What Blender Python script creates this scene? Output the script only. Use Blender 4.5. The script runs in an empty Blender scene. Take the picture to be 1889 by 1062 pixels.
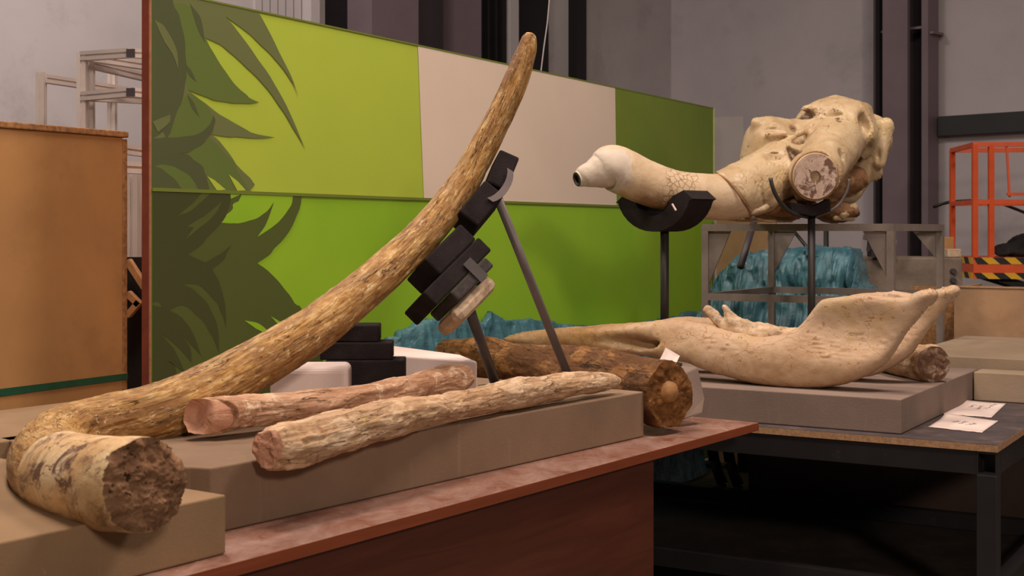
import bpy, bmesh, math, random
import numpy as np
from mathutils import Vector, Matrix

# ------------------------------------------------------------------ camera, world, lights, exposure
SC = bpy.context.scene
COL = SC.collection
FPX, CX, HY, EYE = 2500.0, 944.5, 425.0, 1.40      # focal length in pixels, centre column, horizon row, eye height
cam_d = bpy.data.cameras.new('camera')
cam = bpy.data.objects.new('camera', cam_d); COL.objects.link(cam)
cam.location = (0, 0, EYE); cam.rotation_euler = (math.pi/2, 0, 0)
cam_d.sensor_width = 36; cam_d.lens = 36*FPX/1889
cam_d.shift_y = -(531-HY)/1889
cam_d.clip_start = 0.05; cam_d.clip_end = 100
cam_d.dof.use_dof = True; cam_d.dof.focus_distance = 4.4; cam_d.dof.aperture_fstop = 9.0
SC.camera = cam
SC.view_settings.view_transform = 'Standard'
SC.view_settings.look = 'None'
SC.view_settings.exposure = 0.0
SC.view_settings.gamma = 1.0
SC.view_settings.use_curve_mapping = False

def lin(c):
    return tuple(((v/255)/12.92 if v/255 <= 0.04045 else (((v/255)+0.055)/1.055)**2.4) for v in c)

w = bpy.data.worlds.new('world'); SC.world = w; w.use_nodes = True
w.node_tree.nodes['Background'].inputs[0].default_value = (1.0, 0.86, 0.78, 1)
w.node_tree.nodes['Background'].inputs[1].default_value = 0.06

def area(name, loc, target, size, power, col):
    d = bpy.data.lights.new(name, 'AREA'); d.shape = 'DISK'; d.size = size; d.energy = power; d.color = col
    o = bpy.data.objects.new(name, d); COL.objects.link(o); o.location = loc
    o.rotation_euler = (Vector(target)-Vector(loc)).to_track_quat('-Z', 'Y').to_euler()
    return o
WARM = (1.0, 0.815, 0.69)
area('hall_lamp_behind', (2.6, -5.2, 4.3), (0.6, 5.0, 1.0), 1.0, 270, WARM)
area('hall_lamp_overhead_left', (-0.9, 2.7, 5.6), (-0.9, 3.0, 0.0), 1.4, 158, WARM)
area('hall_lamp_overhead_right', (2.2, 3.7, 5.6), (2.0, 3.9, 0.0), 1.4, 172, WARM)
area('hall_lamp_far', (-2.6, 6.6, 5.8), (-2.4, 7.2, 0.0), 1.4, 195, (1.0, 0.86, 0.78))

# ------------------------------------------------------------------ projection helpers (a photo point at a chosen distance or height)
def P(px, py, d):
    return Vector(((px-CX)/FPX*d, d, EYE-(py-HY)/FPX*d))
def PZ(px, py, z):
    return P(px, py, FPX*(EYE-z)/(py-HY))

# ------------------------------------------------------------------ mesh helpers
WORLD = {}
def tag(o, label=None, cat=None, group=None, kind=None):
    if label: o['label'] = label
    if cat: o['category'] = cat
    if group: o['group'] = group
    if kind: o['kind'] = kind
    return o
def empty(name, loc, label, cat, group=None):
    o = bpy.data.objects.new(name, None); COL.objects.link(o); o.location = loc
    o.empty_display_size = 0.05
    WORLD[o.name] = Vector(loc)
    return tag(o, label, cat, group)
def mk(name, V, F, mat, parent=None, smooth=False, attrs=None, label=None, weld=0.0):
    V = np.asarray(V, float).reshape(-1, 3)
    c = (V.min(0)+V.max(0))/2
    me = bpy.data.meshes.new(name)
    me.from_pydata([tuple(p) for p in (V-c)], [], [tuple(int(i) for i in f) for f in F])
    if attrs:
        for k, a in attrs.items():
            a = np.asarray(a, float)
            if a.ndim == 2:
                at = me.attributes.new(k, 'FLOAT_VECTOR', 'POINT'); at.data.foreach_set('vector', a.astype(np.float32).ravel())
            else:
                at = me.attributes.new(k, 'FLOAT', 'POINT'); at.data.foreach_set('value', a.astype(np.float32).ravel())
    bm = bmesh.new(); bm.from_mesh(me)
    if weld: bmesh.ops.remove_doubles(bm, verts=bm.verts, dist=weld)
    bmesh.ops.recalc_face_normals(bm, faces=bm.faces); bm.to_mesh(me); bm.free()
    if smooth:
        me.polygons.foreach_set('use_smooth', [True]*len(me.polygons))
    me.materials.append(mat)
    o = bpy.data.objects.new(name, me); COL.objects.link(o)
    pw = Vector((0, 0, 0))
    if parent is not None:
        o.parent = parent; pw = WORLD[parent.name]
    o.location = Vector(c)-pw
    WORLD[o.name] = Vector(c)
    if label: o['label'] = label
    return o
def bevel(o, wdt, seg=2):
    m = o.modifiers.new('bevel', 'BEVEL'); m.width = wdt; m.segments = seg; m.limit_method = 'ANGLE'; m.angle_limit = math.radians(40)
    return o
class MB:
    def __init__(s): s.V = []; s.F = []
    def add(s, V, F):
        b = len(s.V); s.V += [Vector(v) for v in V]; s.F += [tuple(i+b for i in f) for f in F]; return s
    def hexa(s, q0, q1):                      # two matching rings of corner points
        n = len(q0); V = list(q0)+list(q1)
        F = [tuple(range(n))[::-1], tuple(range(n, 2*n))]+[(i, (i+1) % n, n+(i+1) % n, n+i) for i in range(n)]
        return s.add(V, F)
    def box(s, c, ax, ay, az, hx, hy, hz):
        c = Vector(c); ax = Vector(ax); ay = Vector(ay); az = Vector(az)
        f = lambda i, j, k: c+ax*hx*i+ay*hy*j+az*hz*k
        return s.hexa([f(-1, -1, -1), f(1, -1, -1), f(1, 1, -1), f(-1, 1, -1)], [f(-1, -1, 1), f(1, -1, 1), f(1, 1, 1), f(-1, 1, 1)])
    def prism(s, poly, z0, z1):
        return s.hexa([Vector((p[0], p[1], z0)) for p in poly], [Vector((p[0], p[1], z1)) for p in poly])
    def bar(s, a, b, wd, ht=None, up=(0, 0, 1), n=4):
        a = Vector(a); b = Vector(b); ht = ht or wd
        t = (b-a).normalized(); x = t.cross(Vector(up))
        if x.length < 1e-4: x = t.cross(Vector((0, 1, 0)))
        x.normalize(); y = x.cross(t).normalized()
        if n == 4: sec = [(-1, -1), (1, -1), (1, 1), (-1, 1)]
        else: sec = [(math.cos(2*math.pi*i/n), math.sin(2*math.pi*i/n)) for i in range(n)]
        r = [x*i*wd/2+y*j*ht/2 for i, j in sec]
        return s.hexa([a+q for q in r], [b+q for q in r])
    def build(s, name, mat, parent=None, smooth=False, label=None, bev=0):
        o = mk(name, [tuple(v) for v in s.V], s.F, mat, parent, smooth, label=label)
        if bev: bevel(o, bev)
        return o

# ------------------------------------------------------------------ numpy noise
def _h(ix, iy, iz, seed):
    n = (ix*374761393+iy*668265263+iz*2147483647+seed*1274126177) & 0xffffffff
    n = ((n ^ (n >> 13))*1274126177) & 0xffffffff
    n = ((n ^ (n >> 16))*2246822519) & 0xffffffff
    return ((n ^ (n >> 15)) & 0xffff)/32767.5-1.0
def vnoise(p, seed=0):
    p = np.asarray(p, float); i = np.floor(p).astype(np.int64); f = p-i; u = f*f*(3-2*f)
    r = 0
    for dx in (0, 1):
        wx = u[..., 0] if dx else 1-u[..., 0]
        for dy in (0, 1):
            wy = u[..., 1] if dy else 1-u[..., 1]
            for dz in (0, 1):
                wz = u[..., 2] if dz else 1-u[..., 2]
                r = r+wx*wy*wz*_h(i[..., 0]+dx, i[..., 1]+dy, i[..., 2]+dz, seed)
    return r
def fbm(p, oct=4, seed=0, gain=0.5):
    p = np.asarray(p, float); a = 1.0; r = 0; t = 0
    for o in range(oct):
        r = r+a*vnoise(p*(2.03**o)+o*17.3, seed+o); t += a; a *= gain
    return r/t
def ridged(p, oct=3, seed=0):
    p = np.asarray(p, float); a = 1.0; r = 0; t = 0
    for o in range(oct):
        r = r+a*(1-2*np.abs(vnoise(p*(2.03**o)+o*11.7, seed+o))); t += a; a *= 0.5
    return r/t

# ------------------------------------------------------------------ swept tubes
def resample(pts, n):
    A = np.array(pts, float); m = len(A)
    ts = np.linspace(0, m-1, 40*m); out = []
    for t in ts:
        i = min(int(t), m-2); f = t-i
        p1, p2 = A[i], A[i+1]
        p0 = A[i-1] if i > 0 else 2*p1-p2
        p3 = A[i+2] if i+2 < m else 2*p2-p1
        out.append(0.5*((2*p1)+(-p0+p2)*f+(2*p0-5*p1+4*p2-p3)*f*f+(-p0+3*p1-3*p2+p3)*f**3))
    out = np.array(out)
    L = np.r_[0, np.cumsum(np.linalg.norm(np.diff(out[:, :3], axis=0), axis=1))]
    s = np.linspace(0, L[-1], n)
    return np.stack([np.interp(s, L, out[:, k]) for k in range(out.shape[1])], 1), s
def tube(pts, n, m, disp=None, squash=None):
    """pts rows: x,y,z,r.  Returns verts (n,m,3), straightened coordinates (n,m,3), arc lengths, frames."""
    C, s = resample(pts, n)
    X = C[:, :3]; R = C[:, 3]
    T = np.gradient(X, axis=0); T /= np.linalg.norm(T, axis=1)[:, None]
    N = np.zeros_like(T)
    up = np.array([0, 0, 1.0]); n0 = up-T[0]*T[0].dot(up); N[0] = n0/np.linalg.norm(n0)
    for i in range(1, n):
        v = N[i-1]-T[i]*T[i].dot(N[i-1]); N[i] = v/np.linalg.norm(v)
    B = np.cross(T, N)
    ph = np.linspace(0, 2*math.pi, m, endpoint=False)
    tc = np.zeros((n, m, 3))
    tc[..., 0] = s[:, None]; tc[..., 1] = R[:, None]*np.cos(ph); tc[..., 2] = R[:, None]*np.sin(ph)
    rr = np.repeat(R[:, None], m, 1)
    if disp is not None: rr = rr*(1+disp(tc, s, ph, R))
    a = np.cos(ph)[None, :, None]; b = np.sin(ph)[None, :, None]
    k = 1.0 if squash is None else squash
    V = X[:, None, :]+rr[..., None]*(a*N[:, None, :]*k+b*B[:, None, :])
    return V, tc, s, (X, T, N, B, R)
def tube_faces(n, m):
    F = []
    for i in range(n-1):
        for j in range(m):
            F.append((i*m+j, i*m+(j+1) % m, (i+1)*m+(j+1) % m, (i+1)*m+j))
    return F
def cap_mesh(ring, out_dir, rough, seed, bulge=0.0, rings=18, cell=28):
    """rough broken face that starts exactly on a tube's end ring"""
    ring = np.asarray(ring); c = ring.mean(0); m = len(ring); V = [ring]
    d = np.asarray(out_dir, float)
    rad = np.linalg.norm(ring-c, axis=1).mean()
    rr_ = np.linalg.norm(ring-c, axis=1); k_ = max(3, m//8); pad = np.r_[rr_[-k_:], rr_, rr_[:k_]]
    sm_ = np.convolve(pad, np.ones(2*k_+1)/(2*k_+1), 'valid')/rr_
    for k in range(1, rings):
        f = 1-k/rings
        p = c+(ring-c)*(f*(f**6+(1-f**6)*sm_))[:, None]
        p = p-np.outer(((ring-c)@d)*(f-f**7), d)
        a = rough*min(1, (1-f)*5)
        nz = 1.2*fbm(p*cell, 5, seed, 0.62)+0.5*np.abs(vnoise(p*cell*1.7, seed+9))-0.2
        V.append(p+d*(a*nz+bulge*rad*(1-f*f))[:, None])
    p = c+d*(bulge*rad)
    V = np.concatenate([np.concatenate(V), p[None]])
    F = tube_faces(rings, m)
    e = rings*m
    F += [((rings-1)*m+j, (rings-1)*m+(j+1) % m, e) for j in range(m)]
    return V, F

# ------------------------------------------------------------------ signed distance modelling (surface nets)
def grid(lo, hi, h):
    ax = [np.arange(lo[i], hi[i]+h, h) for i in range(3)]
    G = np.stack(np.meshgrid(*ax, indexing='ij'), -1)
    return G
def surface_nets(Fv, lo, h):
    nx, ny, nz = Fv.shape
    ins = Fv < 0
    cs = np.zeros((nx-1, ny-1, nz-1, 3)); cn = np.zeros((nx-1, ny-1, nz-1))
    offs = [(i, j, k) for i in (0, 1) for j in (0, 1) for k in (0, 1)]
    def sub(A, o): return A[o[0]:o[0]+nx-1, o[1]:o[1]+ny-1, o[2]:o[2]+nz-1]
    for a in offs:
        for ax in range(3):
            if a[ax]: continue
            b = list(a); b[ax] = 1; b = tuple(b)
            fa, fb = sub(Fv, a), sub(Fv, b)
            m = (fa < 0) != (fb < 0)
            t = np.where(m, fa/np.where(m, fa-fb, 1), 0)
            for k in range(3):
                cs[..., k] += np.where(m, a[k]+(t if k == ax else 0), 0)
            cn += m
    act = cn > 0
    idx = -np.ones(act.shape, int); idx[act] = np.arange(act.sum())
    base = np.argwhere(act)
    V = (base+cs[act]/cn[act][:, None])*h+np.asarray(lo)
    F = []
    for ax in range(3):
        o1, o2 = (ax+1) % 3, (ax+2) % 3
        sl = [slice(1, -1)]*3; sl[ax] = slice(0, -1)
        s2 = list(sl); s2[ax] = slice(1, None)
        cr = ins[tuple(sl)] != ins[tuple(s2)]
        q = np.argwhere(cr)
        for k in range(3):
            if k != ax: q[:, k] += 1
        def cell(d1, d2):
            c = q.copy(); c[:, o1] -= d1; c[:, o2] -= d2
            return idx[c[:, 0], c[:, 1], c[:, 2]]
        F.append(np.stack([cell(1, 1), cell(0, 1), cell(0, 0), cell(1, 0)], 1))
    return V, np.concatenate(F)
def smin(a, b, k):
    h = np.clip(0.5+0.5*(b-a)/k, 0, 1); return b*(1-h)+a*h-k*h*(1-h)
def smax(a, b, k): return -smin(-a, -b, k)
def ell(p, c, r):
    q = (p-np.asarray(c))/np.asarray(r); k = np.linalg.norm(q, axis=-1)
    return (k-1)*min(r)
def rcone(p, a, b, ra, rb):
    a = np.asarray(a); b = np.asarray(b); d = b-a
    t = np.clip(((p-a)@d)/d.dot(d), 0, 1)
    return np.linalg.norm(p-a-t[..., None]*d, axis=-1)-(ra+(rb-ra)*t)
def poly_sdf(u, v, poly):
    """signed distance to a closed polygon"""
    poly = np.asarray(poly, float); n = len(poly); D = np.full(u.shape, 1e9); s = np.zeros(u.shape, bool)
    for i in range(n):
        a, b = poly[i], poly[(i+1) % n]; e = b-a
        wx, wy = u-a[0], v-a[1]
        t = np.clip((wx*e[0]+wy*e[1])/(e.dot(e)+1e-12), 0, 1)
        D = np.minimum(D, (wx-t*e[0])**2+(wy-t*e[1])**2)
        c = ((a[1] <= v) != (b[1] <= v)) & (u < a[0]+(v-a[1])*e[0]/(e[1] if abs(e[1]) > 1e-12 else 1e-12))
        s ^= c
    D = np.sqrt(D); return np.where(s, -D, D)
def vnormals(V, F):
    fn = np.cross(V[F[:, 2]]-V[F[:, 0]], V[F[:, 3]]-V[F[:, 1]])
    N = np.zeros_like(V)
    for k in range(4): np.add.at(N, F[:, k], fn)
    return N/(np.linalg.norm(N, axis=1)[:, None]+1e-12)
def laplace(V, F, it):
    for _ in range(it):
        S = np.zeros_like(V); c = np.zeros(len(V))
        for k in range(4):
            for j in (1, 3):
                np.add.at(S, F[:, k], V[F[:, (k+j) % 4]]); np.add.at(c, F[:, k], 1)
        V = 0.5*V+0.5*S/np.maximum(c, 1)[:, None]
    return V

# ------------------------------------------------------------------ materials
def base_mat(name):
    m = bpy.data.materials.new(name); m.use_nodes = True
    nt = m.node_tree; b = nt.nodes['Principled BSDF']
    return m, nt, b
def node(nt, t, **kw):
    n = nt.nodes.new(t)
    for k, v in kw.items(): setattr(n, k, v)
    return n
def link(nt, a, b): nt.links.new(a, b)
def mapping(nt, src, scale):
    mp = node(nt, 'ShaderNodeMapping'); mp.inputs['Scale'].default_value = scale; link(nt, src, mp.inputs['Vector']); return mp.outputs[0]
def coords(nt, attr=None):
    if attr:
        a = node(nt, 'ShaderNodeAttribute', attribute_name=attr); return a.outputs['Vector']
    return node(nt, 'ShaderNodeTexCoord').outputs['Object']
def noise(nt, vec, sc, det=6, rough=0.6, dist=0.0):
    n = node(nt, 'ShaderNodeTexNoise'); n.inputs['Scale'].default_value = sc; n.inputs['Detail'].default_value = det
    n.inputs['Roughness'].default_value = rough; n.inputs['Distortion'].default_value = dist
    link(nt, vec, n.inputs['Vector']); return n.outputs['Fac']
def ramp(nt, fac, stops):
    r = node(nt, 'ShaderNodeValToRGB'); e = r.color_ramp.elements
    while len(e) < len(stops): e.new(0.5)
    for i, (p, c) in enumerate(stops):
        e[i].position = p
        e[i].color = (*lin(c), 1) if isinstance(c, tuple) else (c, c, c, 1)
    link(nt, fac, r.inputs['Fac']); return r.outputs['Color']
def mixc(nt, fac, a, b, mode='MIX'):
    n = node(nt, 'ShaderNodeMix', data_type='RGBA', blend_type=mode)
    if isinstance(fac, (int, float)): n.inputs[0].default_value = fac
    else: link(nt, fac, n.inputs[0])
    for s, x in ((6, a), (7, b)):
        if isinstance(x, tuple): n.inputs[s].default_value = (*lin(x), 1)
        else: link(nt, x, n.inputs[s])
    return n.outputs[2]
def math_n(nt, op, a, b=0.0):
    n = node(nt, 'ShaderNodeMath', operation=op)
    for i, x in enumerate((a, b)):
        if isinstance(x, (int, float)): n.inputs[i].default_value = x
        else: link(nt, x, n.inputs[i])
    return n.outputs[0]
def bump(nt, b, h, strength, dist):
    n = node(nt, 'ShaderNodeBump'); n.inputs['Strength'].default_value = strength; n.inputs['Distance'].default_value = dist
    link(nt, h, n.inputs['Height']); link(nt, n.outputs[0], b.inputs['Normal']); return n
def plain(name, rgb, rough=0.6, var=0.12, sc=6, metallic=0.0, bmp=0.0, bsc=60, dirt=None, spec=0.5):
    m, nt, b = base_mat(name); v = coords(nt)
    f = noise(nt, v, sc, 5)
    dk = tuple(c*(1-var) for c in rgb); lt = tuple(min(255, c*(1+var)) for c in rgb)
    c = ramp(nt, f, [(0.3, dk), (0.7, lt)])
    if dirt:
        f2 = noise(nt, v, dirt[1], 8, 0.7)
        c = mixc(nt, ramp(nt, f2, [(dirt[2], 0.0), (dirt[3], 1.0)]), c, dirt[0])
    link(nt, c, b.inputs['Base Color'])
    b.inputs['Roughness'].default_value = rough; b.inputs['Metallic'].default_value = metallic
    b.inputs['Specular IOR Level'].default_value = spec
    if bmp: bump(nt, b, noise(nt, v, bsc, 4), bmp, 0.004)
    return m
def bone(name, stops, attr='tc', mscale=(1, 1, 1), big=6.0, fibre=(4, 40, 40), fib_col=(70, 45, 25), fib_amt=0.5,
         crack=None, crack_col=(45, 28, 16), pits=None, blotch=None, rough=0.6, bmp=0.6, sed=None, spec=0.4, flake=None):
    m, nt, b = base_mat(name); v = coords(nt, attr)
    v1 = mapping(nt, v, mscale)
    f = noise(nt, v1, big, 8, 0.65, 0.4)
    c = ramp(nt, f, stops)
    if flake:                                    # raised flakes pale, hollows dark (attribute from the mesh)
        a_ = node(nt, 'ShaderNodeAttribute', attribute_name='flk')
        c = mixc(nt, math_n(nt, 'MULTIPLY', ramp(nt, math_n(nt, 'ADD', a_.outputs['Fac'], math_n(nt, 'MULTIPLY', math_n(nt, 'SUBTRACT', noise(nt, v1, 60, 6, 0.7), 0.5), 0.6)), [(0.30, 1.0), (0.55, 0.0)]), flake[1]), c, flake[0])
    if blotch:                                   # (colour, scale, lo, hi)
        for bc, bs, lo, hi in blotch:
            c = mixc(nt, ramp(nt, noise(nt, v1, bs, 7, 0.7, 0.6), [(lo, 0.0), (hi, 1.0)]), c, bc)
    vf = mapping(nt, v, fibre)
    ff = noise(nt, vf, 1.0, 8, 0.7, 0.3)
    c = mixc(nt, math_n(nt, 'MULTIPLY', ramp(nt, ff, [(0.52, 0.0), (0.66, 1.0)]), fib_amt), c, fib_col)
    hgt = math_n(nt, 'MULTIPLY', ff, -0.8)
    if crack:                                    # (scale vector, width, jitter)
        vc = mapping(nt, v, crack[0])
        nz = node(nt, 'ShaderNodeTexNoise'); nz.inputs['Scale'].default_value = 2.0; nz.inputs['Detail'].default_value = 4; link(nt, vc, nz.inputs['Vector'])
        ad = node(nt, 'ShaderNodeVectorMath', operation='ADD'); link(nt, vc, ad.inputs[0])
        sm = node(nt, 'ShaderNodeVectorMath', operation='SCALE'); sm.inputs['Scale'].default_value = crack[2]; link(nt, nz.outputs['Color'], sm.inputs[0]); link(nt, sm.outputs[0], ad.inputs[1])
        vo = node(nt, 'ShaderNodeTexVoronoi', feature='DISTANCE_TO_EDGE'); vo.inputs['Scale'].default_value = 1.0; link(nt, ad.outputs[0], vo.inputs['Vector'])
        msk = ramp(nt, noise(nt, v1, big*0.6, 3), [(0.40, 0.0), (0.56, 1.0)]) if len(crack) < 4 else crack[3]
        k = ramp(nt, vo.outputs['Distance'], [(0.0, 1.0), (crack[1], 0.0)])
        if not isinstance(msk, str): k = math_n(nt, 'MULTIPLY', k, msk)
        c = mixc(nt, k, c, crack_col)
        hgt = math_n(nt, 'SUBTRACT', hgt, math_n(nt, 'MULTIPLY', k, 0.9))
    if pits:
        pf = noise(nt, v, pits[1], 3, 0.6); k = ramp(nt, pf, [(pits[2], 0.0), (pits[2]+0.06, 1.0)])
        c = mixc(nt, k, c, pits[0]); hgt = math_n(nt, 'SUBTRACT', hgt, math_n(nt, 'MULTIPLY', k, 0.4))
    if sed:
        a = node(nt, 'ShaderNodeAttribute', attribute_name='sed')
        k = math_n(nt, 'MULTIPLY', a.outputs['Fac'], ramp(nt, noise(nt, v, 40, 6, 0.7), [(0.3, 0.35), (0.5, 1.0)]))
        c = mixc(nt, k, c, sed)
    link(nt, c, b.inputs['Base Color']); b.inputs['Roughness'].default_value = rough
    b.inputs['Specular IOR Level'].default_value = spec
    hgt = math_n(nt, 'ADD', hgt, math_n(nt, 'MULTIPLY', noise(nt, v, 90, 5, 0.7), 0.5))
    bump(nt, b, hgt, bmp, 0.006)
    return m
# ------------------------------------------------------------------ material library
M = {}
M['wall'] = plain('wall_paint', (176, 170, 172), 0.85, 0.04, 1.2, dirt=((140, 132, 132), 1.5, 0.55, 0.85))
M['wall_grey'] = plain('wall_panel_paint', (178, 171, 174), 0.85, 0.04, 1.2, dirt=((146, 139, 140), 1.5, 0.55, 0.85))  # even tone of the right hall wall
M['floor'] = plain('concrete_floor', (92, 82, 72), 0.75, 0.15, 2.0, bmp=0.2, dirt=((60, 52, 46), 3, 0.5, 0.8))
M['steel_purple'] = plain('painted_column', (112, 98, 104), 0.5, 0.05, 2.0)
M['steel_shade_dark'] = plain('shaded_and_dark_steel', (62, 55, 60), 0.55, 0.06, 2.0)  # column recesses: purple paint with shade coloured in; plain dark steel elsewhere
M['black_glass'] = plain('dark_window', (14, 14, 16), 0.25, 0.2, 3.0)
M['dark_strip'] = plain('dark_duct', (34, 36, 38), 0.6, 0.1, 3.0)
M['alu'] = plain('aluminium_profile', (216, 204, 198), 0.4, 0.04, 4.0, metallic=0.25)
M['mdf'] = plain('hardboard', (176, 130, 80), 0.75, 0.06, 2.5, dirt=((158, 114, 70), 4, 0.5, 0.75))
M['chip'] = plain('chipboard_edge', (150, 108, 68), 0.85, 0.22, 60, bmp=0.3)
M['strap'] = plain('green_strap', (28, 82, 60), 0.4, 0.08, 20)
M['wood_red'] = plain('red_brown_edge', (128, 62, 46), 0.55, 0.12, 9)
M['wood_pale'] = plain('pale_wood', (178, 128, 84), 0.7, 0.12, 18)
M['plytan'] = plain('tan_plywood', (164, 130, 98), 0.7, 0.1, 4, dirt=((138, 106, 78), 3, 0.5, 0.8))
M['ply_edge'] = plain('plywood_edge', (168, 130, 96), 0.7, 0.14, 90)
M['ply_top'] = plain('film_faced_ply', (70, 62, 64), 0.5, 0.12, 5, dirt=((118, 100, 92), 9, 0.5, 0.8))
M['black_metal'] = plain('black_painted_steel', (34, 32, 34), 0.45, 0.12, 6, dirt=((70, 62, 58), 14, 0.62, 0.85))
M['grey_metal'] = plain('grey_stand_steel', (122, 112, 106), 0.5, 0.08, 6, dirt=((96, 82, 74), 8, 0.5, 0.8))
M['rod'] = plain('grey_rod', (112, 102, 102), 0.45, 0.08, 12)
M['rod_dark'] = plain('dark_rod', (70, 64, 64), 0.45, 0.1, 12)
M['rod_black'] = plain('black_rod', (46, 42, 42), 0.5, 0.1, 12)
M['foam_black'] = plain('black_foam', (42, 36, 37), 0.95, 0.16, 14, bmp=0.55, bsc=240, dirt=((74, 64, 62), 30, 0.62, 0.85), spec=0.15)
M['foam_white'] = plain('white_foam', (232, 212, 206), 0.9, 0.02, 5, bmp=0.1, bsc=200, spec=0.2)
M['plaster'] = plain('plaster_wedge', (196, 172, 146), 0.9, 0.12, 20, bmp=0.4, bsc=50, dirt=((128, 100, 76), 30, 0.5, 0.75))
def foam_mat(name, rgb, dust):
    m, nt, b = base_mat(name); v = coords(nt)
    c = ramp(nt, noise(nt, v, 3, 5), [(0.3, tuple(x*0.92 for x in rgb)), (0.7, tuple(min(255, x*1.06) for x in rgb))])
    st = mapping(nt, v, (14, 14, 1.6))
    c = mixc(nt, ramp(nt, noise(nt, st, 1.0, 6, 0.7), [(0.60, 0.0), (0.82, 0.45)]), c, dust)
    c = mixc(nt, ramp(nt, noise(nt, v, 55, 5, 0.75), [(0.66, 0.0), (0.74, 0.6)]), c, dust)
    link(nt, c, b.inputs['Base Color']); b.inputs['Roughness'].default_value = 0.95; b.inputs['Specular IOR Level'].default_value = 0.15
    bump(nt, b, noise(nt, v, 160, 4, 0.7), 0.35, 0.003)
    return m
M['foam'] = foam_mat('grey_brown_foam', (140, 116, 96), (178, 156, 138))
M['foam_warm'] = foam_mat('tan_brown_foam', (146, 120, 92), (180, 156, 130))
M['foam_grey'] = foam_mat('grey_foam', (136, 118, 108), (168, 150, 138))
M['foam_olive'] = foam_mat('olive_foam', (160, 141, 120), (182, 166, 146))
def table_mat():
    m, nt, b = base_mat('dusty_red_laminate'); v = coords(nt)
    c = ramp(nt, noise(nt, v, 2.5, 6), [(0.3, (112, 66, 50)), (0.7, (134, 86, 68))])
    st = mapping(nt, v, (5, 3, 5))
    c = mixc(nt, ramp(nt, noise(nt, st, 2.0, 9, 0.75, 0.6), [(0.36, 0.0), (0.66, 0.85)]), c, (170, 140, 128))
    c = mixc(nt, ramp(nt, noise(nt, v, 45, 6, 0.8), [(0.62, 0.0), (0.70, 0.8)]), c, (214, 184, 164))
    link(nt, c, b.inputs['Base Color']); b.inputs['Roughness'].default_value = 0.42
    return m
M['table_top'] = table_mat()
def wood_grain(name, a, bcol, axis=(1, 1, 12)):
    m, nt, b = base_mat(name); v = mapping(nt, coords(nt), axis)
    c = ramp(nt, noise(nt, v, 2.2, 7, 0.6, 1.0), [(0.3, a), (0.7, bcol)])
    link(nt, c, b.inputs['Base Color']); b.inputs['Roughness'].default_value = 0.4
    return m
M['table_wood'] = wood_grain('red_brown_wood', (78, 38, 26), (98, 50, 34))
M['table_edge'] = wood_grain('red_brown_edge_band', (120, 58, 34), (146, 74, 46))
M['paper'] = plain('paper', (226, 208, 200), 0.8, 0.03, 8)
M['ink'] = plain('ink', (158, 138, 134), 0.7, 0.1, 20)
M['orange'] = plain('orange_paint', (216, 84, 30), 0.45, 0.06, 6)
M['yellow'] = plain('yellow_paint', (222, 172, 30), 0.5, 0.05, 6)
M['black'] = plain('black_paint', (22, 20, 20), 0.5, 0.1, 6)
M['concrete'] = plain('concrete', (122, 108, 96), 0.9, 0.15, 5, bmp=0.3, dirt=((92, 80, 68), 4, 0.45, 0.75))
M['black_cloth'] = plain('black_cloth', (26, 26, 26), 0.8, 0.15, 12, bmp=0.3)
def plastic():
    m, nt, b = base_mat('teal_polythene'); v = coords(nt)
    c = ramp(nt, noise(nt, v, 5, 6), [(0.3, (40, 84, 98)), (0.7, (84, 132, 144))])
    link(nt, c, b.inputs['Base Color']); b.inputs['Roughness'].default_value = 0.22
    b.inputs['Specular IOR Level'].default_value = 0.6
    bump(nt, b, noise(nt, v, 18, 6, 0.7, 1.2), 0.5, 0.02)
    return m
M['plastic'] = plastic()
def clear():
    m, nt, b = base_mat('clear_film'); v = coords(nt)
    link(nt, ramp(nt, noise(nt, v, 4), [(0.3, (180, 176, 168)), (0.7, (196, 190, 182))]), b.inputs['Base Color'])
    b.inputs['Alpha'].default_value = 0.32; b.inputs['Roughness'].default_value = 0.25
    return m
M['film'] = clear()

# ------------------------------------------------------------------ setting: floor, hall walls, columns, windows
CORN = Vector((1.526, 13.0, 0)); DL = Vector((-1, -1, 0)).normalized(); DR = Vector((1, -1, 0)).normalized()
NL = Vector((1, -1, 0)).normalized(); NR = Vector((-1, -1, 0)).normalized()
def on_wall(px, D, O=Vector((0, 0, 0))):         # distance along a wall from the far corner, for a picture column
    k = (px-CX)/FPX; C_ = CORN+O
    return (C_.x-k*C_.y)/(k*D.y-D.x)
def wall_box(name, D, N, px0, px1, z0, z1, out, mat, back=0.0, parent=None):
    t0, t1 = on_wall(px0, D, N*out), on_wall(px1, D, N*out)
    a = CORN+D*t0; b = CORN+D*t1
    q = [a+N*back, b+N*back, b+N*out, a+N*out]
    m = MB().hexa([p+Vector((0, 0, z0)) for p in q], [p+Vector((0, 0, z1)) for p in q])
    return m.build(name, mat, parent)
def S(o, label=None): return tag(o, label, None, None, 'structure')
fl = MB().prism([(-9, -3), (9, -3), (9, 14), (-9, 14)], -0.05, 0.0).build('floor', M['floor']); S(fl, 'dark concrete hall floor')
wl = MB().hexa([CORN-NL*0.2-DL*0.2, CORN+DL*11-NL*0.2, CORN+DL*11, CORN],
               [p+Vector((0, 0, 7)) for p in (CORN-NL*0.2-DL*0.2, CORN+DL*11-NL*0.2, CORN+DL*11, CORN)]).build('wall_left', M['wall']); S(wl, 'pale grey hall wall behind the green panel')
wr = MB().hexa([CORN, CORN+DR*9, CORN+DR*9-NR*0.2, CORN-NR*0.2],
               [p+Vector((0, 0, 7)) for p in (CORN, CORN+DR*9, CORN+DR*9-NR*0.2, CORN-NR*0.2)]).build('wall_right', M['wall_grey']); S(wr, 'grey hall wall behind the skull')
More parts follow.
